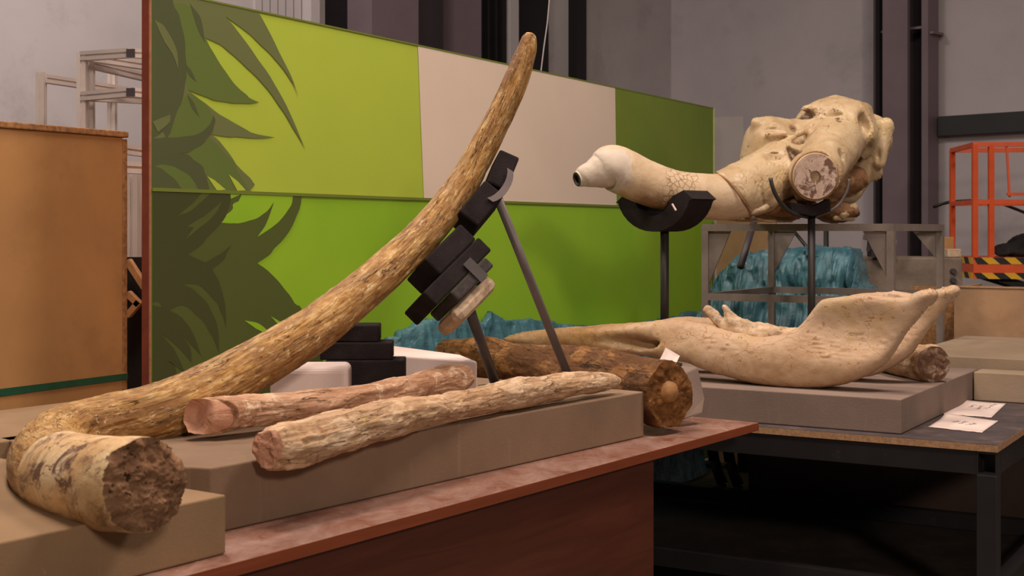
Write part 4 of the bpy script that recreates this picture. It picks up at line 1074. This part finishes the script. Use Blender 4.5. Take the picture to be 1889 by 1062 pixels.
# ------------------------------------------------------------------ skull
KS = 5.6/FPX
sk = empty('fossil_skull', UV((su0+su1)/2, (sv0+sv1)/2, STZ), 'cream fossil elephant skull with one long tusk and one cut tusk stub', 'skull')
def EL(p, px, py, d, rx, ry, rz): k_ = d/FPX; return ell(p, A3(px, py, d), (rx*k_, ry*k_, rz*k_))
def RC(p, a, b_, ra, rb): return rcone(p, A3(*a), A3(*b_), ra*a[2]/FPX, rb*b_[2]/FPX)
SOC_P = A3(1350, 356, 5.40); SOC_N = np.array([-0.74, -0.12, -0.66]); SOC_N = SOC_N/np.linalg.norm(SOC_N)
STUB_C = A3(1504, 325, 5.335); STUB_N = np.array([-0.08, -1, -0.10]); STUB_N = STUB_N/np.linalg.norm(STUB_N)
def skull_fn(p):
    f = RC(p, (1350, 358, 5.43), (1440, 318, 5.62), 49, 56)                     # tusk socket sheath
    f = smin(f, EL(p, 1418, 262, 5.80, 46, 58, 45), 0.022)                      # brow on the left
    f = smin(f, EL(p, 1398, 296, 5.80, 32, 50, 48), 0.02)
    f = smin(f, RC(p, (1396, 228, 5.74), (1452, 230, 5.80), 12, 12), 0.02)
    f = smin(f, EL(p, 1470, 264, 5.88, 60, 60, 46), 0.025)
    f = smin(f, EL(p, 1538, 248, 5.97, 76, 118, 69), 0.025)                     # dome
    f = smin(f, RC(p, (1506, 322, 5.36), (1536, 272, 5.72), 43, 50), 0.045)     # stub sheath
    f = smin(f, EL(p, 1600, 256, 6.02, 44, 55, 46), 0.018)
    f = smin(f, RC(p, (1578, 204, 5.82), (1594, 206, 5.88), 17, 16), 0.012)
    f = smin(f, RC(p, (1634, 232, 5.90), (1622, 300, 5.90), 15, 12), 0.014)     # hanging process
    f = smin(f, RC(p, (1641, 238, 5.96), (1614, 232, 5.90), 9, 14), 0.014)
    f = smin(f, RC(p, (1612, 250, 5.88), (1588, 268, 5.84), 9, 9), 0.014)
    f = smin(f, RC(p, (1590, 285, 6.00), (1560, 346, 5.97), 40, 32), 0.02)
    f = smin(f, RC(p, (1600, 300, 5.98), (1612, 318, 5.98), 24, 16), 0.02)
    f = smin(f, RC(p, (1450, 345, 5.55), (1484, 352, 5.49), 14, 11), 0.014)
    f = smin(f, RC(p, (1476, 362, 5.49), (1490, 366, 5.47), 9, 8), 0.01)
    f = smin(f, RC(p, (1388, 374, 5.46), (1424, 370, 5.47), 12, 13), 0.012)
    f = smin(f, RC(p, (1444, 264, 5.62), (1500, 232, 5.74), 5, 7), 0.02)        # ridges
    f = smin(f, RC(p, (1500, 232, 5.74), (1560, 196, 5.84), 7, 9), 0.02)
    f = smin(f, RC(p, (1486, 204, 5.86), (1540, 186, 5.92), 9, 10), 0.015)
    f = smin(f, RC(p, (1416, 250, 5.66), (1448, 246, 5.66), 5, 6), 0.015)
    q = p-STUB_C; ax = q@STUB_N; rad = np.linalg.norm(q-ax[..., None]*STUB_N, axis=-1)
    f = smax(f, -np.maximum(rad-0.125, -ax-0.008), 0.004)            # sawn flat
    pl = (p-SOC_P)@SOC_N
    return smax(f, pl, 0.012)                                        # open mouth of the tusk socket
def trace(px, py):
    d = 4.9
    for _ in range(80):
        v = float(skull_fn(A3(px, py, d)[None])[0])
        if v < 0.0008: break
        d += max(v*0.7, 0.0015)
        if d > 6.6: break
    return d
carves = [(1482, 213, 10, 8, 1.0, 1), (1494, 211, 8, 9, 1.0, 1), (1463, 238, 6, 5, 1.0, 0.8), (1459, 277, 7, 9, 1.0, 1), (1466, 285, 9, 14, 1.1, 1), (1597, 226, 14, 24, 1.1, 0.15), (1553, 286, 6, 14, 1.0, 0.5), (1604, 278, 16, 15, 0.9, 0.3),
          (1526, 214, 30, 7, 0.6, 0.1), (1432, 240, 24, 5, 0.6, 0.0), (1577, 305, 13, 26, 0.9, 0.5), (1548, 222, 4, 4, 1, 0.8), (1621, 288, 4, 12, 0.9, 0.1), (1472, 306, 6, 22, 0.7, 0.0), (1613, 208, 5, 12, 0.8, 0.0), (1492, 250, 22, 9, 0.5, 0.1),
          (1430, 290, 20, 14, 0.4, 0.0), (1580, 345, 12, 10, 0.8, 0.8)]
CV = [(A3(a, b_, trace(a, b_)), rx*KS, rz*KS, dp, sd) for a, b_, rx, rz, dp, sd in carves]
def skull_full(p):
    f = skull_fn(p)
    for c, rx, rz, dp, sd in CV: f = smax(f, -ell(p, c, (rx, min(rx, rz)*2.0*dp, rz)), 0.014)
    return smax(f, p[..., 2]*-1+(STZ+0.045), 0.02)                       # open underside
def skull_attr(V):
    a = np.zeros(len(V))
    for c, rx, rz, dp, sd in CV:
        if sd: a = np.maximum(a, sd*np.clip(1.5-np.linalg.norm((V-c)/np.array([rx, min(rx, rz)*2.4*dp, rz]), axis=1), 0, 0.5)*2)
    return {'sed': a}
lo3 = A3(1318, 420, 5.6)-np.array([0.02, 0.45, 0.02]); hi3 = A3(1665, 165, 5.9)+np.array([0.06, 0.45, 0.03])
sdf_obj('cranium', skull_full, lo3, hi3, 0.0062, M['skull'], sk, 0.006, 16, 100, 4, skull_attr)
# brown underside between the tusks
def under(p):
    f = ell(p, A3(1440, 382, 5.70), (66*KS, 90*KS, 26*KS))
    f = smin(f, ell(p, A3(1540, 392, 5.80), (42*KS, 70*KS, 20*KS)), 0.03)
    f = smin(f, rcone(p, A3(1530, 345, 5.78), A3(1575, 330, 5.85), 26*KS, 26*KS), 0.03)
    return smax(f, -(p[..., 2]-(STZ+0.004)), 0.008)
lo3 = A3(1340, 430, 5.6)-np.array([0, 0.35, 0]); hi3 = A3(1620, 290, 5.8)+np.array([0, 0.4, 0])
sdf_obj('brown_underside', under, lo3, hi3, 0.0075, M['skull_low'], sk, 0.009, 28, 110, 0, label='dark brown rough underside')
for nm, (a, b_, ra, rb) in enumerate((((1388, 392, 5.40), (1412, 383, 5.42), 6, 7.5), ((1556, 395, 5.66), (1575, 382, 5.72), 9, 8), ((1540, 403, 5.66), (1574, 404, 5.70), 5, 4), ((1345, 406, 5.55), (1460, 408, 5.58), 3, 3))):
    lo_ = np.minimum(A3(*a), A3(*b_))-0.05; hi_ = np.maximum(A3(*a), A3(*b_))+0.05
    sdf_obj('bone_flake', lambda p: RC(p, a, b_, ra, rb), lo_, hi_, 0.005, M['skull'], sk, 0.004, 50, 120+nm, 0, lambda V: {'sed': np.full(len(V), 0.25)})
# long tusk
ST = pp([(1410, 352, 5.56, .088), (1380, 358, 5.48, .092), (1340, 363, 5.42, .0935), (1300, 362, 5.37, .090), (1245, 354, 5.33, .086), (1190, 336, 5.30, .088), (1150, 317, 5.28, .090), (1126, 309, 5.26, .086), (1106, 316, 5.25, .066), (1090, 322, 5.24, .050), (1078, 325, 5.235, .042), (1069, 329, 5.23, .031), (1064, 330.5, 5.225, .027)])
def disp_st(tc, s, ph, R):
    d = 0.02*fbm(tc*np.array([8, 10, 10]), 3, 130)
    e = np.clip((s-s[-1]+0.24)/0.2, 0, 1)[:, None]
    return d+e*(0.10*fbm(tc*np.array([26, 22, 22]), 4, 137)+0.05*ridged(tc*np.array([18, 16, 16]), 2, 138))
V, tc, s, fr3 = tube(ST, 220, 90, disp_st)
def masked(name, mask, mat, label):
    """the faces of the tusk grid inside a ragged mask, with only the vertices they use"""
    Fa = [f for f in tube_faces(220, 90) if mask[f[0]//90, f[0] % 90]]
    use = sorted({i for f in Fa for i in f}); ix = {v_: i for i, v_ in enumerate(use)}
    mk(name, V.reshape(-1, 3)[use], [tuple(ix[i] for i in f) for f in Fa], mat, sk, True, {'tc': tc.reshape(-1, 3)[use]}, label=label)
ph_ = np.arange(90)*2*math.pi/90
edge = s[-1]-0.22+0.05*fbm(np.stack([np.cos(ph_)*2, np.sin(ph_)*2, ph_*0], 1), 4, 17, 0.7)+0.10*np.clip(np.cos(ph_), 0, 1)
mask = s[:, None] > edge[None]
masked('tusk', ~mask, M['skull_tusk'], 'cracked cream tusk')
masked('tusk_tip', mask, M['patch'], 'smooth white plastered tusk tip')
# hollow at the tip: a ring that turns inward
R0 = V[-1]; cc = R0.mean(0); t0 = fr3[1][-1]
rings = [R0, cc+(R0-cc)*0.72+t0*0.004, cc+(R0-cc)*0.62-t0*0.004, cc+(R0-cc)*0.55-t0*0.07]
Vh = np.concatenate(rings+[np.array([cc-t0*0.075])]); Fh = tube_faces(4, 90)+[(3*90+j_, 3*90+(j_+1) % 90, 360) for j_ in range(90)]
mk('tip_hole', Vh, Fh, M['steel_shade_dark'], sk, True)
# collar where the long tusk leaves its socket
X3, T3, N3, B3, R3 = fr3; ic = int(np.searchsorted(s, 0.145)); V4 = []
for a in np.linspace(0, 2*math.pi, 64, endpoint=False):
    dirv = N3[ic]*math.cos(a)+B3[ic]*math.sin(a)
    ctr = X3[ic]+dirv*(R3[ic]*1.05); ctr = ctr+T3[ic]*float((SOC_P-ctr)@SOC_N/(T3[ic]@SOC_N)+0.004*math.sin(a*3))
    for b_ in np.linspace(0, 2*math.pi, 8, endpoint=False): V4.append(ctr+dirv*0.004*math.cos(b_)+T3[ic]*0.005*math.sin(b_))
F4 = [(i*8+j_, i*8+(j_+1) % 8, ((i+1) % 64)*8+(j_+1) % 8, ((i+1) % 64)*8+j_) for i in range(64) for j_ in range(8)]
mk('socket_rim', V4, F4, M['collar'], sk, True)
# cut stub facing the viewer
sc_ = Vector(A3(1504, 325, 5.335)); sdir = (Vector((-0.08, -1, -0.10))).normalized()
su_ = sdir.cross(Vector((0, 0, 1))).normalized(); sv_ = su_.cross(sdir).normalized()
def ringpts(r1, r2, off, n=64): return [sc_+su_*r1*math.cos(2*math.pi*i/n)+sv_*r2*math.sin(2*math.pi*i/n)+sdir*off for i in range(n)]
def loft(rings_, n=64, close=True):
    V = [tuple(p) for r_ in rings_ for p in r_]; F = tube_faces(len(rings_), n)
    if close: F.append(tuple(range((len(rings_)-1)*n, len(rings_)*n)))
    return V, F
r1, r2 = 41*KS*0.955, 43.5*KS*0.955
mk('tusk_stub', *loft([ringpts(r1*1.03, r2*1.03, -0.14), ringpts(r1, r2, -0.006), ringpts(r1*0.96, r2*0.96, 0.0)], close=False), M['skull'], sk, True)
mk('cut_face', *loft([ringpts(r1*0.96, r2*0.96, 0.0002), ringpts(r1*0.6, r2*0.6, 0.001), ringpts(r1*0.24, r2*0.24, 0.001), ringpts(r1*0.21, r2*0.21, -0.004), ringpts(r1*0.18, r2*0.18, -0.05)]), M['cut'], sk, False, label='flat sawn tusk face with a central hole')
rimV, rimF = [], []
for i in range(64):
    a = 2*math.pi*i/64; dd = su_*math.cos(a)*r1+sv_*math.sin(a)*r2; dn = dd.normalized()
    for b_ in np.linspace(0, 2*math.pi, 8, endpoint=False): rimV.append(sc_+dd*1.03-sdir*0.016+dn*0.004*math.cos(b_)+sdir*0.008*math.sin(b_))
mk('socket_rim', [tuple(p) for p in rimV], F4, M['collar'], sk, True)

# ------------------------------------------------------------------ padded supports of the skull's tusks
bp3 = P(1226, 560, 5.40); bp3.z = F2Z+0.001
s3 = empty('tusk_cradle', bp3, 'black foam cradle on a rod under the long tusk of the skull', 'support')
wv = Vector((-0.66, 0.75, 0)); ev = Vector((0.75, 0.66, 0)); cc3 = P(1226, 352, 5.325)
prof = []
r_in, r_out = 0.098, 0.160
for i in range(15):
    a = math.radians(195+150*i/14); prof.append((r_out*1.22*math.cos(a), r_out*math.sin(a)))
prof += [(0.205, -0.035), (0.160, -0.002)]
for i in range(13):
    a = math.radians(345-150*i/12); prof.append((r_in*1.05*math.cos(a), r_in*math.sin(a)))
prof += [(-0.15, -0.01), (-0.20, -0.045)]
m = MB().hexa([cc3+wv*-x+Z3*z+ev*0.07 for x, z in prof], [cc3+wv*-x+Z3*z-ev*0.07 for x, z in prof])
m.build('foam_cradle', M['foam_black'], s3)
rod(bp3+Z3*0.008, cc3-Z3*0.140, 0.034, M['rod_black'], s3); base_plate(bp3, s3, 0.07)
m = MB(); m.bar(P(1240, 376, 5.13), P(1247, 388, 5.12), 0.008, n=8); m.build('white_clip', M['paper'], s3)
bp4 = P(1497, 560, 5.44); bp4.z = F2Z+0.001
s4 = empty('stub_cradle', bp4, 'black padded fork on a rod under the cut tusk stub of the skull', 'support')
base_plate(bp4, s4, 0.07)
q = [P(1456, 372, 5.38), P(1478, 376, 5.38), P(1500, 381, 5.38), P(1520, 372, 5.38), P(1531, 366, 5.38), P(1533, 390, 5.38), P(1500, 399, 5.38), P(1462, 392, 5.38)]
m = MB().hexa(q, [p+Vector((0.01, 0.13, 0)) for p in q]); m.build('foam_pad', M['foam_black'], s4, bev=0.004)
rod(bp4+Z3*0.008, Vector((bp4.x, bp4.y, P(0, 396, 5.44).z)), 0.030, M['rod_black'], s4)
def wire(name, L, dia, mat, parent):
    C_, _ = resample([(*P(a, b_, d), dia/2) for a, b_, d in L], 24)
    V, tc_, s_, f_ = tube([tuple(r) for r in C_], 24, 10)
    F = tube_faces(24, 10)+[tuple(range(10))[::-1], tuple(range(230, 240))]
    return mk(name, V.reshape(-1, 3), F, mat, parent, True)
wire('prong', [(1421, 328, 5.28), (1427, 350, 5.28), (1440, 374, 5.30), (1462, 393, 5.36), (1490, 400, 5.43)], 0.016, M['rod_black'], s4)
wire('prong', [(1566, 330, 5.46), (1562, 352, 5.46), (1548, 376, 5.46), (1528, 390, 5.44), (1503, 400, 5.44)], 0.012, M['rod'], s4)

# ------------------------------------------------------------------ crumpled teal plastic
def drape(name, path, across, base_z, seed, label, fold=0.05, mat=None):
    """path: (px, ytop, v-or-None, d); heights follow the path, falls to base on both sides"""
    C_, s_ = resample([(*P(a, b_, d), 1.0) for a, b_, d in path], 260)
    X = C_[:, :3]; Tn = np.gradient(X, axis=0); Tn[:, 2] = 0; Tn /= np.linalg.norm(Tn, axis=1)[:, None]
    Nn = np.stack([-Tn[:, 1], Tn[:, 0], 0*Tn[:, 0]], 1)
    nw = 90; w_ = np.linspace(-1, 1, nw)
    V = np.zeros((260, nw, 3))
    for j_ in range(nw):
        prof = (1-abs(w_[j_])**3.5)
        V[:, j_] = X+Nn*across*w_[j_]
        V[:, j_, 2] = base_z+(X[:, 2]-base_z)*prof
    pp_ = np.stack([np.repeat(s_[:, None], nw, 1)*7, np.repeat(w_[None], 260, 0)*across*9, V[..., 2]*7], -1)
    r = ridged(pp_*np.array([1.6, 1, 1]), 3, seed); n2 = ridged(pp_*np.array([2.6, 1.2, 0.5]), 3, seed+5)
    V[..., 2] += fold*0.55*r*np.clip((V[..., 2]-base_z)/0.06, 0, 1)
    V += Nn[:, None, :]*(fold*(0.9*n2+0.5*r)*np.clip((V[..., 2]-base_z)/0.06, 0, 1))[..., None]
    V[..., 2] = np.maximum(V[..., 2], base_z+0.001)
    F = [(i*nw+j_, i*nw+j_+1, (i+1)*nw+j_+1, (i+1)*nw+j_) for i in range(259) for j_ in range(nw-1)]
    o = mk(name, V.reshape(-1, 3), F, mat or M['plastic'], None, True)
    return tag(o, label, 'plastic sheet')
def dl(px, o): k_ = (px-CX)/FPX; q_ = PR-PB*o; t_ = (q_.x-k_*q_.y)/(PD.x-k_*PD.y); return q_.y-PD.y*t_
drape('plastic_sheet', [(x, y, dl(x, 0.115)) for x, y in ((690, 660), (730, 625), (775, 600), (850, 585), (880, 596), (912, 580), (945, 594), (1000, 592), (1060, 602), (1160, 600), (1230, 590), (1285, 575))], 0.07, 0.02, 140, 'crumpled teal plastic sheet along the foot of the green panel', 0.03)
drape('plastic_sheet', [(x, y, dv(x, 6.78)) for x, y in ((1300, 570), (1325, 520), (1350, 486), (1385, 468), (1430, 460), (1480, 464), (1505, 457), (1540, 466), (1572, 466), (1588, 500), (1600, 535), (1660, 548))], 0.20, 0.753, 150, 'teal plastic sheet draped over a bundle behind the steel stand', 0.06)

# ------------------------------------------------------------------ far background
bd = MB(); q = [P(1322, 390, 8.2), P(1432, 392, 7.95), P(1432, 900, 7.95), P(1322, 900, 8.2)]
q = [Vector((p.x, p.y, max(p.z, 0.001))) for p in q]
bd.hexa(q, [p+Vector((0.01, 0.03, 0)) for p in q]); tag(bd.build('tan_board', M['plytan']), 'tan plywood board standing behind the teal plastic', 'board')
m = MB(); m.bar(P(1392, 405, 6.80), P(1366, 492, 6.55), 0.034, n=12); b2 = m.build('leaning_pole', M['steel_shade_dark'], None, True); tag(b2, 'dark pole leaning on the teal plastic behind the stand', 'pole')
m = MB(); m.bar(P(1466, 428, 7.6), P(1500, 470, 7.5), 0.02, n=10); tag(m.build('leaning_bar', M['black'], None, True), 'thin black bar slanting behind the stand', 'bar')
m = MB(); a = P(1524, 420, 7.8); m.bar(a, Vector((a.x, a.y, 0)), 0.03, n=10); tag(m.build('upright_post', M['black'], None, True), 'thin black upright post behind the teal plastic', 'post')
cbk = empty('concrete_block', P(1690, 520, 8.2), 'grey concrete block with two bolt holes behind the stand', 'block'); cbk.location.z = 0; WORLD[cbk.name] = cbk.location.copy()
a0 = P(1560, 475, 8.3); a1 = P(1776, 475, 8.0); dn_ = Vector((0.03, 0.45, 0))
q = [a0, a1, a1+dn_, a0+dn_]
MB().hexa([Vector((p.x, p.y, 0)) for p in q], [Vector((p.x, p.y, 1.24)) for p in q]).build('block', M['concrete'], cbk, bev=0.012)
for y in (500, 517):
    c = P(1760, y, 7.995); m = MB(); m.bar(c, c+Vector((0, 0.03, 0)), 0.032, n=16); m.build('bolt', M['steel_shade_dark'], cbk)
bm_ = empty('steel_offcut', P(1620, 470, 8.15), 'purple-grey steel section lying on the concrete block', 'steel section'); bm_.location.z = 1.241; WORLD[bm_.name] = bm_.location.copy()
m = MB(); m.bar(P(1596, 437, 8.15), P(1650, 447, 8.15), 0.10, 0.030); m.build('flange', M['steel_purple'], bm_)
m = MB(); m.bar(P(1600, 452, 8.17), P(1650, 458, 8.17), 0.02, 0.07); m.build('web', M['steel_shade_dark'], bm_)
c = P(1625, 470, 8.17); m = MB(); m.box(Vector((c.x, c.y, 1.265)), (1, 0, 0), (0, 1, 0), Z3, 0.07, 0.05, 0.023); m.build('foot', M['black'], bm_)
def small_box(name, px0, px1, yt, d, dep, mat, label, cat):
    a = P(px0, yt, d); b_ = P(px1, yt, d)
    o = MB().hexa([Vector((a.x, a.y, 1.241)), Vector((b_.x, b_.y, 1.241)), Vector((b_.x, b_.y+dep, 1.241)), Vector((a.x, a.y+dep, 1.241))], [a, b_, b_+Vector((0, dep, 0)), a+Vector((0, dep, 0))]).build(name, mat, None, bev=0.004)
    return tag(o, label, cat)
small_box('cardboard_box', 1738, 1760, 437, 8.25, 0.1, M['mdf'], 'small brown cardboard box on the concrete block', 'box')
small_box('white_bundle', 1748, 1774, 459, 8.10, 0.08, M['plaster'], 'small pale bundle in front of the cardboard box', 'bundle')
# orange lift
lf = empty('scissor_lift', P(1850, 500, 9.0), 'orange lift platform with guard rails and black-yellow hazard stripes', 'lift'); lf.location.z = 0; WORLD[lf.name] = lf.location.copy()
LD = 9.0; lx = Vector((0.995, -0.10, 0)).normalized(); ly = Vector((0.10, 0.995, 0)).normalized(); L0 = P(1796, 475, LD); L0.z = 0
def lbox(name, x0, x1, y0, y1, z0, z1, mat, parent=None):
    q = [L0+lx*x0+ly*y0, L0+lx*x1+ly*y0, L0+lx*x1+ly*y1, L0+lx*x0+ly*y1]
    return MB().hexa([p+Z3*z0 for p in q], [p+Z3*z1 for p in q]).build(name, mat, parent or lf)
zz_ = lambda y: EYE-(y-HY)/FPX*LD
pf = lbox('platform', 0, 1.6, 0, 0.75, zz_(514), zz_(475), M['orange'])
for row, (za, zb_) in enumerate(((zz_(487), zz_(475)+0.001), (zz_(514)-0.001, zz_(503)))):
    n_ = 22; wdt = 1.6/n_
    for i in range(n_):
        mt = M['yellow'] if i % 2 else M['black']
        x0 = i*wdt; sk_ = -0.05
        a = [L0+lx*min(1.6, max(0, x0-sk_/2*(1)))-ly*0.003+Z3*za, L0+lx*min(1.6, max(0, x0+wdt-sk_/2))-ly*0.003+Z3*za, L0+lx*min(1.6, max(0, x0+wdt+sk_/2))-ly*0.003+Z3*zb_, L0+lx*min(1.6, max(0, x0+sk_/2))-ly*0.003+Z3*zb_]
        MB().hexa(a, [p+ly*0.002 for p in a]).build('hazard_stripe', mt, pf)
    for i in range(6):
        mt = M['black'] if i % 2 else M['yellow']; y0 = i*0.125; sk_ = 0.05
        a = [L0+ly*max(0, y0-sk_/2)-lx*0.003+Z3*za, L0+ly*min(.75, y0+0.125-sk_/2)-lx*0.003+Z3*za, L0+ly*min(.75, y0+0.125+sk_/2)-lx*0.003+Z3*zb_, L0+ly*max(0, y0+sk_/2)-lx*0.003+Z3*zb_]
        MB().hexa(a, [p+lx*0.002 for p in a]).build('hazard_stripe', mt, pf)
def lbar(name, a, b_, wd): MB().bar(L0+lx*a[0]+ly*a[1]+Z3*a[2], L0+lx*b_[0]+ly*b_[1]+Z3*b_[2], wd).build(name, M['orange'], lf)
ztop, zmid, zpl = zz_(266), zz_(372), zz_(475)+0.001
for (x, y) in ((0.12, 0.03), (0.015, 0.70), (1.55, 0.03), (1.55, 0.70), (0.015, 0.03)):
    lbar('guard_post', (x, y, zpl), (x, y, ztop), 0.034)
for z in (ztop, zmid):
    lbar('guard_rail', (0.0, 0.03, z), (1.57, 0.03, z), 0.03); lbar('guard_rail', (0.0, 0.70, z), (1.57, 0.70, z), 0.03); lbar('guard_rail', (0.015, 0.03, z), (0.015, 0.70, z), 0.03)
lbar('gate_bar', (0.22, 0.03, ztop), (0.24, 0.03, zmid+0.03), 0.014); lbar('gate_rail', (0.22, 0.02, zmid+0.05), (1.5, 0.02, zmid+0.05), 0.02)
for y in (0.12, 0.62):
    for (x0, z0, x1, z1) in ((0.2, 0.35, 1.4, 0.70), (1.4, 0.35, 0.2, 0.70), (0.2, 0.70, 1.4, zz_(514)), (1.4, 0.70, 0.2, zz_(514))):
        MB().bar(L0+lx*x0+ly*y+Z3*z0, L0+lx*x1+ly*y+Z3*z1, 0.05).build('scissor_arm', M['black'], lf)
lbox('chassis', 0.05, 1.55, 0.05, 0.70, 0.12, 0.35, M['black'])
for x in (0.3, 1.3):
    for y in (0.04, 0.66):
        MB().bar(L0+lx*x+ly*y+Z3*0.12, L0+lx*x+ly*(y+0.06)+Z3*0.12, 0.24, n=24).build('wheel', M['black'], lf)
# black bag on the platform
Gs_lo = P(1832, 480, 9.2); c1_ = A3(1885, 468, 9.25)
def bag(p):
    s_ = 9.2/FPX
    f = ell(p, A3(1880, 470, 9.35), (48*s_, 0.22, 22*s_)); f = smin(f, ell(p, A3(1900, 455, 9.35), (34*s_, 0.2, 22*s_)), 0.05)
    return smax(f, -(p[..., 2]-(zz_(475)+0.004)), 0.01)
sdf = grid
Gs = grid(A3(1820, 490, 9.2)-np.array([0, 0.15, 0]), A3(1950, 425, 9.4)+np.array([0, 0.3, 0]), 0.02)
Vb, Fb = surface_nets(bag(Gs), A3(1820, 490, 9.2)-np.array([0, 0.15, 0]), 0.02)
Nb = vnormals(Vb, Fb); Vb = Vb+Nb*(0.02*ridged(Vb*9, 2, 5))[:, None]; Vb[:, 2] = np.maximum(Vb[:, 2], zz_(475)+0.003)
tag(mk('black_bag', Vb, Fb, M['black_cloth'], None, True), 'slumped black bag on the orange lift platform', 'bag')
# hoses on the wall behind the lift
hs = wire('hose', [(1722, 382, 9.9), (1745, 374, 9.85), (1770, 371, 9.8), (1800, 370, 9.8), (1840, 374, 9.8), (1870, 384, 9.8), (1910, 400, 9.8)], 0.022, M['black'], None)
tag(hs, 'black hose looping behind the orange guard rails', 'hose')
# pieces seen under the tables
m = MB(); c = UV(-2.175, 5.75); m.box(Vector((c.x, c.y, 0.28)), EU, EV, Z3, 0.035, 0.02, 0.28)
tag(m.build('bright_sliver', M['foam_white']), 'white board added under the table for the bright sliver beyond it', 'board')  # added white piece standing in for the lit sliver beyond
pb = empty('caster_bracket', UV(-2.30, 5.62, 0), 'dark curved caster bracket under the table', 'caster')
for du in (0.0, 0.075):
    pts_ = [UV(-2.33+du, 5.62, 0.55), UV(-2.345+du, 5.62, 0.47), UV(-2.33+du, 5.62, 0.38), UV(-2.29+du, 5.62, 0.28), UV(-2.29+du, 5.62, 0.10)]
    m = MB()
    for a, b_ in zip(pts_, pts_[1:]): m.bar(a, b_, 0.04, 0.05, n=10)
    m.build('bracket_arm', M['black_metal'], pb, True)
m = MB(); m.bar(UV(-2.30, 5.61, 0.09), UV(-2.30, 5.64, 0.09), 0.18, n=28); m.build('wheel', M['black'], pb)
